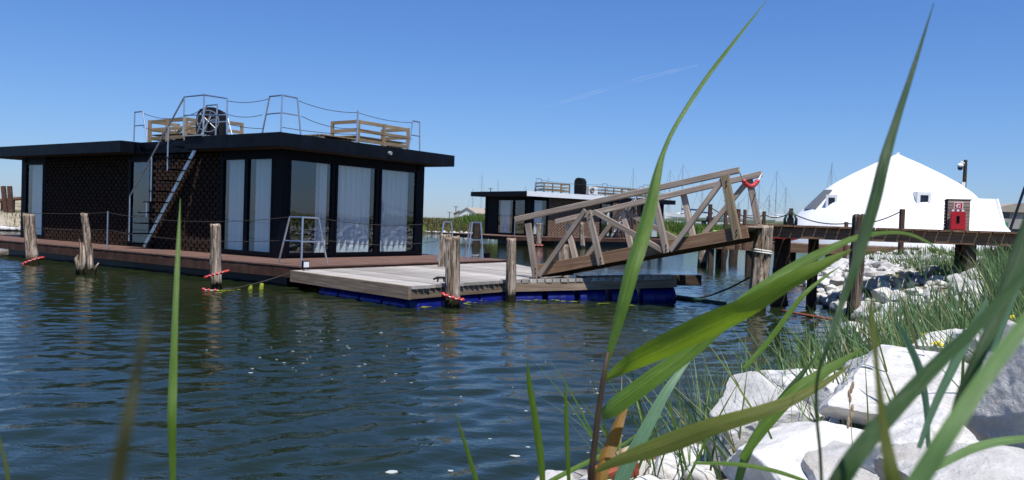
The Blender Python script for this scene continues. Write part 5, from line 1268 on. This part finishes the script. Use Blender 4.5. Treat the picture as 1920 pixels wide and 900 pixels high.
def place_rock(x, y, s, lab, grp, i):
    o = bpy.data.objects.new('boulder', protos[i % 9]); COL.objects.link(o)
    o.location = (x, y, gz(x, y) + s * 0.22); o.scale = (s * random.uniform(0.8, 1.25), s * random.uniform(0.8, 1.2), s * random.uniform(0.75, 1.1))
    o.rotation_euler = (random.uniform(-0.5, 0.5), random.uniform(-0.5, 0.5), random.uniform(0, 6.28)); return tag(o, lab, 'boulder', grp)
# riprap under and beyond the pier, bigger stones as things, the small ones packed between them as one mass
def shore_pt(t):                 # t: metres along the near bank from its bend by the camera
    P = [Vector(p) for p in SHORE[4:15]]; 
    for a, b in zip(P[:-1], P[1:]):
        L_ = (b - a).length
        if t <= L_: d = (b - a) / L_; return a + d * t, Vector((d.y, -d.x))
        t -= L_
    return P[-1], Vector((1, 0))
cnt = 0
taken = []
for i in range(1500):
    t_ = 7.6 + 22 * random.random() ** 0.9; p, n_ = shore_pt(t_); wd = 3.4 if t_ > 9.5 else 2.3
    q = p + n_ * random.uniform(-0.25, wd); s = random.uniform(0.15, 0.34) if t_ < 16 else random.uniform(0.15, 0.30)
    if any((q.x - a) ** 2 + (q.y - b) ** 2 < (0.78 * (s + c)) ** 2 for a, b, c in taken): continue
    taken.append((q.x, q.y, s)); cnt += 1
    if cnt > 235: break
    far_ = q.y > 17.5
    place_rock(q.x, q.y, s, 'white limestone boulder of the bank beyond the pier' if far_ else 'white limestone boulder heaped below the near side of the pier', 'boulders beyond the pier' if far_ else 'boulders below the pier', i)
def rock_mass(name, pts, label, sub=2):
    base = []
    for i in range(6):
        me = rock_mesh('tmp', sub, 200 + i, (1, 0.85, 0.65), 16, 0.06, fine=False); V = np.array([v.co[:] for v in me.vertices]); F_ = np.array([p.vertices[:] for p in me.polygons]); base.append((V, F_)); bpy.data.meshes.remove(me)
    VV, FF, o_ = [], [], 0
    for k, (x, y, z, s) in enumerate(pts):
        V, F_ = base[k % 6]; a = random.uniform(0, 6.28); ca, sa = math.cos(a), math.sin(a); M = np.array([[ca, -sa, 0], [sa, ca, 0], [0, 0, 1]])
        VV.append((V * s) @ M.T + np.array([x, y, z])); FF.append(F_ + o_); o_ += len(V)
    VV, FF = np.concatenate(VV), np.concatenate(FF)
    me = bpy.data.meshes.new(name); me.from_pydata(VV.tolist(), [], FF.tolist()); me.materials.append(MATS['limestone']); me.polygons.foreach_set('use_smooth', [True] * len(me.polygons))
    o = bpy.data.objects.new(name, me); COL.objects.link(o); return tag(o, label, 'rubble', kind='stuff')
pts = []
for i in range(1500):
    t_ = random.uniform(6.5, 32); p, n_ = shore_pt(t_); q = p + n_ * random.uniform(-0.3, 3.6); s = random.uniform(0.06, 0.15); pts.append((q.x, q.y, s))
zz = ground_z(np.array([p[0] for p in pts]), np.array([p[1] for p in pts]))
rock_mass('small_stones', [(x, y, z + 0.02, s) for (x, y, s), z in zip(pts, zz)], 'small white stones packed between the boulders of the bank')
pts = []
for i in range(420):
    t_ = random.uniform(0, 7); p, n_ = shore_pt(t_); q = p + n_ * random.uniform(-0.2, 1.2 if t_ > 2.5 else 3.0); s = random.uniform(0.05, 0.16); pts.append((q.x, q.y, s))
for i in range(120): q = (random.uniform(0.2, 2.2), random.uniform(2.2, 4.6)); pts.append((*q, random.uniform(0.06, 0.15)))
zz = ground_z(np.array([p[0] for p in pts]), np.array([p[1] for p in pts]))
rock_mass('small_stones', [(x, y, z + 0.02, s) for (x, y, s), z in zip(pts, zz)], 'small pale stones of the near bank between boulders and grass', 3)
# far bank stones
pts = []
for (a, b, n) in (((-10, 88), (15, 88), 120), ((-33, 46), (-27, 48), 90), ((-60, 50), (-33, 46), 160)):
    for i in range(n): t_ = random.random(); pts.append((a[0] + (b[0] - a[0]) * t_ + random.uniform(-0.5, 0.5), a[1] + (b[1] - a[1]) * t_ + random.uniform(-0.5, 0.9), 0.1, random.uniform(0.15, 0.4)))
rock_mass('shore_stones', pts, 'dark wet stones lining the far shore', 1)
# the driftwood and broken brick at the bottom centre
c0, c1 = atd(1150, 868, 4.5), atd(1262, 838, 4.6)
o = MB().tube([c0, c0.lerp(c1, 0.3) + Vector((0, 0, 0.01)), c0.lerp(c1, 0.7), c1], [0.05, 0.06, 0.055, 0.03], 10).build('driftwood_log', 'driftwood', smooth=True); tag(o, 'bleached driftwood branch lying behind the slab at the bottom', 'driftwood')
c = atd(1150, 890, 4.1); t = thing('broken_brick', 'broken red brick beside the reed stem at the bottom', 'brick', tuple(c), R(35)); MB().beam((-0.12, 0, 0), (0.12, 0, 0.03), 0.12, 0.08).build('block', 'brick_red', t)

# ------------------------------------------------------------------ grass
def blades(name, bx, by, bz, H_, wd, mat, label, seed=1, seg=4, lean=0.5, cat='grass', bend=0.6, wind=(-0.3, 0.1)):
    r_ = np.random.default_rng(seed); n = len(bx); a = r_.uniform(0, 2 * np.pi, n); ln = lean * r_.uniform(0.15, 1.0, n)
    dx, dy = np.cos(a) * ln + wind[0] * 0.4, np.sin(a) * ln + wind[1] * 0.4; fa = r_.uniform(0, np.pi, n); sx, sy = np.cos(fa), np.sin(fa); bd = bend * r_.uniform(0.2, 1.3, n)
    V = np.zeros((n, (seg + 1) * 2, 3)); 
    for k in range(seg + 1):
        t_ = k / seg; px_ = bx + dx * H_ * (t_ + bd * t_ * t_) * 0.8; py_ = by + dy * H_ * (t_ + bd * t_ * t_) * 0.8
        pz_ = bz + H_ * (t_ - 0.42 * bd * ln * t_ ** 2.2); w_ = wd * (1 - t_ ** 1.8) * (0.55 + 0.9 * min(t_ * 3, 1) * 0.5) + wd * 0.03
        V[:, 2 * k, 0] = px_ - sx * w_; V[:, 2 * k, 1] = py_ - sy * w_; V[:, 2 * k, 2] = pz_; V[:, 2 * k + 1, 0] = px_ + sx * w_; V[:, 2 * k + 1, 1] = py_ + sy * w_; V[:, 2 * k + 1, 2] = pz_
    m = (seg + 1) * 2; F_ = np.array([[2 * k, 2 * k + 1, 2 * k + 3, 2 * k + 2] for k in range(seg)]); FF = (F_[None] + (np.arange(n) * m)[:, None, None]).reshape(-1, 4).astype(np.int32)
    me = bpy.data.meshes.new(name); me.vertices.add(n * m); me.vertices.foreach_set('co', V.reshape(-1).astype(np.float32)); me.loops.add(FF.size); me.loops.foreach_set('vertex_index', FF.ravel())
    me.polygons.add(len(FF)); me.polygons.foreach_set('loop_start', np.arange(0, FF.size, 4, dtype=np.int32)); me.update(calc_edges=True)
    at = me.attributes.new('rnd', 'FLOAT', 'POINT'); at.data.foreach_set('value', np.repeat(r_.random(n), m).astype(np.float32))
    me.polygons.foreach_set('use_smooth', np.ones(len(FF), bool)); me.materials.append(MATS[mat]); o = bpy.data.objects.new(name, me); COL.objects.link(o); return tag(o, label, cat, kind='stuff')
def scatter(n, x0, x1, y0, y1, smin, smax=1e9, clump=0.7, thr=-0.1, seed=3):
    r_ = np.random.default_rng(seed); x = r_.uniform(x0, x1, n); y = r_.uniform(y0, y1, n); s = seg_dist(x, y, SHORE); k = (s > smin) & (s < smax)
    x, y = x[k], y[k]; nz = fbm(np.stack([x * clump, y * clump, x * 0], 1), 3, seed); k = nz > thr; x, y = x[k], y[k]; return x, y, ground_z(x, y) - 0.02
x, y, z = scatter(60000, 2.2, 13, 5.0, 15.5, 0.35, 12, 0.9, -0.14, 3); k_ = (y < 7.3) | (x > 0.585 * y + 0.1) | ((y < 8.6) & (rng.random(len(x)) < 0.35)); x, y, z = x[k_], y[k_], z[k_]; rr = rng.uniform(0.4, 1.15, len(x)) * (0.52 + 0.2 * np.clip((y - 5) / 6, 0, 1))
blades('bank_grass', x, y, z, rr, rng.uniform(0.005, 0.011, len(x)), 'bank_grass', 'blue-green shore grass covering the bank on the right', 4, 5)
x, y, z = scatter(15000, 7.5, 16, 12.5, 20, 1.8, 30, 0.8, -0.15, 5); blades('bank_grass', x, y, z, rng.uniform(0.15, 0.42, len(x)), rng.uniform(0.006, 0.012, len(x)), 'bank_grass', 'short grass behind and under the pier', 6, 3)
x, y, z = scatter(9000, 8, 24, 19, 34, 1.6, 30, 0.5, -0.2, 7); blades('bank_grass', x, y, z, rng.uniform(0.15, 0.4, len(x)), rng.uniform(0.010, 0.02, len(x)), 'meadow_green', 'short green grass on the rise before the dome', 8, 2)
x, y, z = scatter(1300, 0.8, 3.6, 3.3, 6.4, 0.0, 9, 1.6, -0.05, 9); blades('bank_grass', x, y, z, rng.uniform(0.3, 0.62, len(x)), rng.uniform(0.003, 0.007, len(x)), 'bank_grass', 'thin green grass growing among the foreground boulders', 10, 6, 0.7)
x, y, z = scatter(130, 0.5, 2.2, 3.0, 5.0, 0.0, 9, 1.6, -0.1, 39); blades('bank_grass', x, y, z, rng.uniform(0.35, 0.75, len(x)), rng.uniform(0.006, 0.011, len(x)), 'meadow_green', 'broader dark green blades fanning out left of the foreground boulders', 20, 7, 0.8)
x, y, z = scatter(1100, 0.9, 3.0, 4.2, 8.4, -0.1, 0.9, 2.0, -0.1, 19); blades('bank_grass', x, y, z, rng.uniform(0.3, 0.75, len(x)), rng.uniform(0.003, 0.006, len(x)), 'bank_grass', 'sparse shore grass at the waterline left of the boulders', 12, 6, 0.5)
x, y, z = scatter(14000, -14, 20, 88, 104, 1.5, 80, 0.12, -0.7, 11); rr = rng.uniform(0.5, 1.2, len(x)) * np.clip((x + 9) / 4, 0.25, 1); blades('reed_bed', x, y, z, rr, rng.uniform(0.04, 0.08, len(x)), 'meadow_green', 'green reed bed along the far shore between the boats', 13, 2, 0.3, 'reeds')
x, y, z = scatter(12000, 14, 62, 84, 118, 1.0, 80, 0.12, -0.8, 21); blades('reed_bed', x, y, z, rng.uniform(0.4, 0.9, len(x)), rng.uniform(0.04, 0.09, len(x)), 'meadow_green', 'green meadow behind the gangway below the laid up boats', 14, 2, 0.3, 'reeds')
x, y, z = scatter(6000, -62, -26, 46, 74, 0.8, 60, 0.2, 0.02, 23); blades('scrub', x, y, z, rng.uniform(0.15, 0.4, len(x)), rng.uniform(0.02, 0.05, len(x)), 'scrub_tan', 'dry scrub on the sandy rise at the far left', 15, 2, 0.5)
x, y, z = scatter(5000, -14, -2, 88, 96, 0.3, 8, 0.2, -0.3, 25); blades('scrub', x, y, z, rng.uniform(0.3, 0.7, len(x)), rng.uniform(0.03, 0.07, len(x)), 'scrub_tan', 'tan scrub on the low bank right of the nearest houseboat', 16, 2, 0.5)
x, y, z = scatter(9000, -8, 9, -9, 4, 0.8, 30, 0.8, 0.0, 27); blades('bank_grass', x, y, z, rng.uniform(0.15, 0.4, len(x)), rng.uniform(0.006, 0.012, len(x)), 'bank_grass', 'short grass on the bank around the viewpoint', 17, 2) if False else None
# yellow flowers
for i, (px, py, dep) in enumerate(((1758, 655, 4.9), (1790, 640, 5.0), (1740, 638, 5.2), (1882, 606, 4.9), (1780, 678, 4.6), (1832, 642, 5.0))):
    c = atd(px, py, dep); g_ = gz(c.x, c.y); t = thing('yellow_flower', ('pair of yellow flower heads by the small boulder in the grass', 'yellow flower at the foot of the dark blade', 'yellow flower highest on the left of its clump', 'yellow flower near the right edge above the boulder', 'lowest yellow flower of the clump', 'yellow flower between the two grass boulders')[i], 'flower', (c.x, c.y, min(g_, c.z - 0.15)), 0)
    MB().tube([(0.03, 0, 0), (0.02, 0, (c.z - g_) * 0.5), (0, 0, max(0.15, c.z - g_))], 0.003, 5).build('stem', 'leaf_olive', t)
    mb = MB(); 
    for k in range(16): mb.ball((random.uniform(-0.05, 0.05), random.uniform(-0.04, 0.04), max(0.15, c.z - g_) + random.uniform(-0.06, 0.05)), random.uniform(0.008, 0.017), 6, 4)
    mb.build('blossom', 'flower_yellow', t)

# ------------------------------------------------------------------ hero reeds: centre lines surveyed at arm's length from the lens
def crom(P, n=10):
    out = []; P = [P[0] * 2 - P[1]] + P + [P[-1] * 2 - P[-2]]
    for i in range(1, len(P) - 2):
        for k in range(n):
            t_ = k / n; a, b, c, d = P[i - 1], P[i], P[i + 1], P[i + 2]
            out.append(0.5 * ((2 * b) + (c - a) * t_ + (2 * a - 5 * b + 4 * c - d) * t_ ** 2 + (3 * b - a - 3 * c + d) * t_ ** 3))
    out.append(P[-2]); return out
def leaf(name, pts, mat, parent, tilt=0.4, fold=0.25, n=9):
    """pts: (px, py, width_px, depth)"""
    C_ = [np.array(atd(a, b, d)) for a, b, w_, d in pts]; Wd = [np.array([w_ * d / FPX, d]) for a, b, w_, d in pts]
    C_ = crom(C_, n); Wd = crom(Wd, n); m = 7; V = []; UV = []; N_ = len(C_); ln = 0
    for i in range(N_):
        T = C_[min(i + 1, N_ - 1)] - C_[max(i - 1, 0)]; T = T / (np.linalg.norm(T) + 1e-9); view = C_[i] - np.array([0, 0, EYE]); view = view / np.linalg.norm(view)
        S = np.cross(T, view); S /= (np.linalg.norm(S) + 1e-9); Nn = np.cross(S, T); S2 = S * math.cos(tilt) + Nn * math.sin(tilt); N2 = np.cross(S2, T)
        if i: ln += np.linalg.norm(C_[i] - C_[i - 1])
        wv = max(Wd[i][0], 0.0004) / 2 / max(math.cos(tilt), 0.4)
        for j in range(m):
            u_ = -1 + 2 * j / (m - 1); V.append(C_[i] + S2 * u_ * wv + N2 * (abs(u_) ** 1.3) * wv * fold); UV.append(((u_ + 1) / 2, ln * 4))
    F_ = [(i * m + j, i * m + j + 1, (i + 1) * m + j + 1, (i + 1) * m + j) for i in range(N_ - 1) for j in range(m - 1)]
    inv = RM[parent.name].inverted() if parent is not None else Matrix()
    c0 = Vector((0, 0, 0)) if parent is not None else Vector(V[0])
    me = bpy.data.meshes.new(name); me.from_pydata([tuple(inv @ Vector(p) - c0) for p in V], [], F_); uv = me.uv_layers.new(name='UVMap')
    for lp in me.loops: uv.data[lp.index].uv = UV[lp.vertex_index]
    al_ = me.attributes.new('along', 'FLOAT', 'POINT'); al_.data.foreach_set('value', [(i_ // m) / (N_ - 1) for i_ in range(len(V))])
    me.polygons.foreach_set('use_smooth', [True] * len(F_)); me.materials.append(MATS[mat]); o = bpy.data.objects.new(name, me); COL.objects.link(o); o.location = c0
    if parent is not None: o.parent = parent
    return o
def plant(name, label, base, cat='reed'): return thing(name, label, cat, tuple(base))
r0 = plant('reed_plant', 'tall reed with a long blade sweeping to the top and broad leaves spreading right', atd(1104, 930, 1.05))
st_ = [atd(1104, 930, 1.05), atd(1112, 860, 1.05), atd(1121, 780, 1.05), atd(1131, 712, 1.05), atd(1140, 660, 1.05)]
MB().tube(st_, [0.0042, 0.0042, 0.0038, 0.0032, 0.0028], 8).build('stem', 'stem_brown', r0, world=True, smooth=True)
leaf('leaf', [(1131, 715, 8, 1.05), (1136, 680, 10, 1.05), (1147, 640, 15, 1.05), (1158, 600, 20, 1.05), (1168, 560, 24, 1.05), (1182, 505, 27, 1.06), (1199, 450, 28, 1.08), (1216, 390, 24, 1.1), (1229, 332, 17, 1.12), (1243, 285, 9, 1.14), (1268, 232, 8, 1.16), (1322, 148, 8, 1.2), (1378, 75, 6, 1.25), (1438, 0, 1, 1.3)], 'leaf_green', r0, 0.7, 0.3, 6)
leaf('leaf', [(1131, 714, 8, 1.05), (1180, 684, 30, 1.04), (1240, 655, 42, 1.0), (1320, 616, 46, 0.96), (1400, 578, 38, 0.92), (1480, 530, 30, 0.9), (1545, 496, 20, 0.9), (1597, 468, 2, 0.92)], 'leaf_sunlit', r0, -0.45, 0.25)
leaf('leaf', [(1127, 776, 18, 1.12), (1148, 762, 32, 1.1), (1213, 714, 33, 1.08), (1290, 658, 30, 1.07), (1360, 597, 28, 1.06), (1410, 553, 26, 1.06), (1490, 499, 20, 1.06), (1560, 463, 14, 1.05), (1620, 441, 9, 1.05), (1690, 436, 6, 1.04), (1740, 454, 4, 1.03), (1768, 478, 1, 1.02)], 'leaf_green', r0, 0.55, 0.25)
leaf('leaf', [(1112, 885, 6, 1.05), (1160, 862, 20, 1.02), (1250, 830, 36, 0.98), (1340, 797, 32, 0.94), (1430, 770, 26, 0.92), (1500, 742, 18, 0.92), (1560, 708, 10, 0.94), (1600, 680, 1, 0.96)], 'leaf_olive', r0, 0.3, 0.3)
leaf('leaf', [(1122, 930, 16, 1.08), (1130, 870, 24, 1.1), (1148, 822, 24, 1.12), (1166, 775, 14, 1.14), (1180, 752, 4, 1.15)], 'leaf_rust', r0, 0.5, 0.4)
BL = [
 ('grass_blade', 'slim sharp green blade standing before the stairs of the nearest houseboat', 'leaf_green', [(324, 940, 9, 1.0), (322, 850, 13, 1.0), (321, 780, 16, 1.0), (323, 710, 15, 1.02), (327, 600, 11, 1.05), (333, 470, 8, 1.1), (338, 372, 1, 1.15)], 0.6),
 ('grass_blade', 'strongly blurred brownish blade at the lower left', 'leaf_murky', [(208, 960, 30, 0.17), (222, 880, 27, 0.17), (236, 800, 22, 0.17), (252, 720, 17, 0.175), (266, 650, 14, 0.175), (278, 590, 6, 0.18)], 0.3),
 ('grass_blade', 'tall dark blade crossing the dome to the top edge', 'leaf_dark', [(1541, 960, 6, 0.62), (1538, 860, 6, 0.62), (1530, 767, 6, 0.62), (1534, 700, 6, 0.62), (1554, 640, 8, 0.62), (1577, 570, 12, 0.64), (1602, 500, 17, 0.65), (1620, 440, 21, 0.66), (1640, 370, 22, 0.67), (1657, 300, 20, 0.68), (1680, 225, 14, 0.7), (1716, 115, 8, 0.72), (1751, 5, 1, 0.75)], 0.5),
 ('grass_blade', 'olive blade rising from the bottom edge toward the right edge, ending past it', 'leaf_dark', [(1540, 960, 38, 0.40), (1600, 858, 36, 0.4), (1680, 762, 32, 0.42), (1770, 668, 26, 0.44), (1830, 612, 22, 0.46), (1890, 548, 20, 0.48), (1960, 470, 18, 0.5)], 0.3),
 ('grass_blade', 'near-black stout blade leaning right by the right edge', 'leaf_dark', [(1780, 800, 8, 0.52), (1800, 742, 18, 0.52), (1836, 662, 22, 0.52), (1868, 590, 25, 0.53), (1896, 512, 28, 0.54), (1925, 430, 28, 0.55), (1955, 340, 22, 0.56)], 0.5),
 ('grass_blade', 'broad pale green blurred blade from the bottom to the right edge', 'leaf_pale', [(1670, 985, 36, 0.33), (1722, 905, 36, 0.33), (1778, 815, 34, 0.33), (1840, 720, 30, 0.34), (1895, 645, 28, 0.35), (1960, 560, 26, 0.36)], -0.3),
 ('grass_blade', 'yellow-green blurred blade standing upright at the bottom right of centre', 'leaf_olive', [(1690, 960, 34, 0.36), (1672, 890, 28, 0.36), (1656, 800, 18, 0.37), (1645, 700, 10, 0.38), (1637, 620, 12, 0.39), (1632, 560, 3, 0.4)], 0.2),
 ('grass_blade', 'blue-green straight blade leaning right at the bottom centre', 'leaf_bluegreen', [(1150, 945, 28, 1.7), (1172, 880, 28, 1.7), (1205, 815, 24, 1.7), (1245, 740, 18, 1.72), (1280, 690, 10, 1.75), (1312, 650, 2, 1.78)], 0.3),
 ('grass_blade', 'upright bright blade left of the reed stem', 'leaf_green', [(1020, 940, 8, 1.6), (1012, 850, 14, 1.6), (1002, 780, 13, 1.6), (992, 720, 10, 1.6), (989, 678, 2, 1.6)], 0.4),
 ('grass_blade', 'thin upright blade just left of the reed', 'leaf_green', [(1068, 930, 6, 1.6), (1064, 860, 8, 1.6), (1061, 780, 8, 1.6), (1060, 712, 1, 1.6)], 0.4),
 ('grass_blade', 'thin blade leaning left at the bottom, lowest left of the reed group', 'leaf_green', [(902, 930, 9, 1.5), (886, 880, 9, 1.5), (868, 820, 6, 1.5), (853, 775, 1, 1.5)], 0.4),
 ('grass_blade', 'dark green blade leaning left at the waterline', 'leaf_green', [(1000, 920, 8, 1.8), (1050, 892, 9, 1.8), (1110, 862, 9, 1.8), (1160, 838, 6, 1.8), (1196, 812, 1, 1.8)], 0.3),
 ('grass_blade', 'green blade arching left in front of the boulders', 'leaf_green', [(1390, 860, 14, 1.4), (1440, 790, 22, 1.4), (1490, 735, 24, 1.4), (1540, 700, 20, 1.4), (1590, 670, 10, 1.4), (1620, 650, 1, 1.4)], 0.3),
 ('grass_blade', 'long thin blade rising right from behind the boulders toward the pale leaf', 'leaf_green', [(1395, 690, 8, 2.4), (1440, 640, 10, 2.4), (1500, 560, 9, 2.4), (1545, 520, 5, 2.4), (1575, 500, 1, 2.4)], 0.3),
 ('grass_blade', 'mid-green blade bending over the flat boulder', 'leaf_bluegreen', [(1740, 840, 7, 0.9), (1736, 760, 11, 0.9), (1722, 690, 14, 0.9), (1700, 640, 11, 0.9), (1682, 605, 3, 0.9)], 0.4),
 ('grass_blade', 'arched blade reaching the right edge above the bottom corner', 'leaf_pale', [(1700, 905, 12, 0.8), (1760, 872, 14, 0.8), (1830, 838, 16, 0.8), (1900, 824, 14, 0.8), (1970, 822, 10, 0.8)], 0.3),
 ('grass_blade', 'blue-green blade leaning right between pale blade and boulder', 'leaf_bluegreen', [(1722, 840, 8, 0.8), (1752, 760, 13, 0.8), (1790, 680, 16, 0.8), (1822, 620, 14, 0.8), (1850, 560, 5, 0.8)], 0.4),
 ('grass_blade', 'long horizontal blade running along the bottom toward the right', 'leaf_green', [(1300, 868, 5, 1.3), (1380, 870, 8, 1.3), (1450, 882, 8, 1.3), (1520, 905, 6, 1.3)], 0.3),
 ('grass_blade', 'dark narrow blade in front of the left boulder shoulder', 'leaf_dark', [(1370, 960, 12, 1.6), (1400, 850, 16, 1.6), (1450, 770, 16, 1.6), (1500, 705, 10, 1.6), (1530, 668, 1, 1.6)], 0.3),
 ('grass_blade', 'blurred pale tip at the far bottom left corner', 'leaf_olive', [(20, 960, 8, 0.5), (12, 880, 7, 0.5), (3, 840, 5, 0.5), (-8, 800, 2, 0.5)], 0.3),
 ('grass_blade', 'tall thin blade at the right edge under the concrete building', 'leaf_bluegreen', [(1860, 660, 12, 1.2), (1880, 590, 20, 1.2), (1905, 520, 20, 1.2), (1930, 460, 14, 1.2)], 0.4),
]
for nm, lab, mt, pts, ti in BL:
    o = leaf(nm, pts, mt, None, ti); tag(o, lab, 'grass blade')
# brown seed spikelet before the boulders
sp_ = atd(1592, 800, 1.5); t = thing('dry_grass_head', 'dry brown seed head on a thin stalk before the flat boulder', 'grass head', tuple(atd(1600, 860, 1.5)), 0)
MB().tube([atd(1600, 860, 1.5), atd(1596, 800, 1.5), atd(1592, 740, 1.5)], 0.0009, 5).build('stalk', 'driftwood', t, world=True)
mb = MB()
for (a, b) in ((1596, 730), (1599, 722), (1592, 738), (1594, 748), (1598, 765), (1596, 778), (1591, 790), (1590, 796)): c = atd(a, b, 1.5); mb.ball(c, 0.005, 6, 5, (0.6, 0.5, 1.7))
mb.build('spikelets', 'driftwood', t, world=True)
# foam flecks drifting on the water
mb = MB(); fr_ = random.Random(5); fl = []
for i in range(85):
    if i < 45: px, py = fr_.gauss(600, 110), fr_.uniform(620, 720)
    elif i < 110: px, py = fr_.uniform(850, 1250), fr_.uniform(620, 880)
    elif i < 130: px, py = fr_.uniform(400, 1000), fr_.uniform(600, 890)
    else: px, py = fr_.uniform(700, 1250), fr_.uniform(590, 680)
    c = atz(px, py, 0.0); s_ = fr_.uniform(0.003, 0.010) * (1.6 if i % 9 == 0 else 1); fl.append((c, s_))
fl += [(atz(738, 884, 0), 0.022), (atz(732, 887, 0), 0.018), (atz(965, 854, 0), 0.02), (atz(845, 882, 0), 0.012)]
zz = wave(np.array([[c.x for c, s_ in fl]]), np.array([[c.y for c, s_ in fl]]))[0]
for (c, s_), z_ in zip(fl, zz):
    k = fr_.randint(5, 8); a0 = fr_.uniform(0, 6.28)
    if seg_dist(np.array([c.x]), np.array([c.y]), SHORE)[0] > -0.1: continue
    ps = [(c.x + s_ * fr_.uniform(0.6, 1.3) * 1.7 * math.cos(a0 + 6.283 * j / k), c.y + s_ * fr_.uniform(0.6, 1.2) * math.sin(a0 + 6.283 * j / k)) for j in range(k)]
    mb.prism(ps, z_ + 0.002, z_ + 0.006)
tag(mb.build('foam_flecks', 'foam'), 'small white flecks of foam drifting on the dark water', 'foam', kind='stuff')
# condensation trail, high and far
m = NT('condensation'); tr = m.n('ShaderNodeBsdfTransparent'); df = m.n('ShaderNodeBsdfDiffuse'); df.inputs[0].default_value = (0.9, 0.93, 0.97, 1)
nz = m.noise(m.geo((0.004, 0.02, 0.004)), 1, 4); mr = m.n('ShaderNodeMapRange'); m.l(nz, mr.inputs[0]); mr.inputs[1].default_value = 0.35; mr.inputs[2].default_value = 0.8; mr.inputs[3].default_value = 0.0; mr.inputs[4].default_value = 0.10
mx = m.n('ShaderNodeMixShader'); m.l(mr.outputs[0], mx.inputs[0]); m.l(tr.outputs[0], mx.inputs[1]); m.l(df.outputs[0], mx.inputs[2]); m.l(mx.outputs[0], m.out.inputs[0])
P_ = [atd(1000, 207, 3200), atd(1100, 178, 3100), atd(1200, 148, 3000), atd(1310, 122, 2900)]
o = MB().tube(P_, [2, 7, 8, 3], 8).build('condensation_trail', 'condensation'); o['kind'] = 'stuff'; o['label'] = 'faint white condensation trail across the clear blue sky'; o['category'] = 'cloud trail'
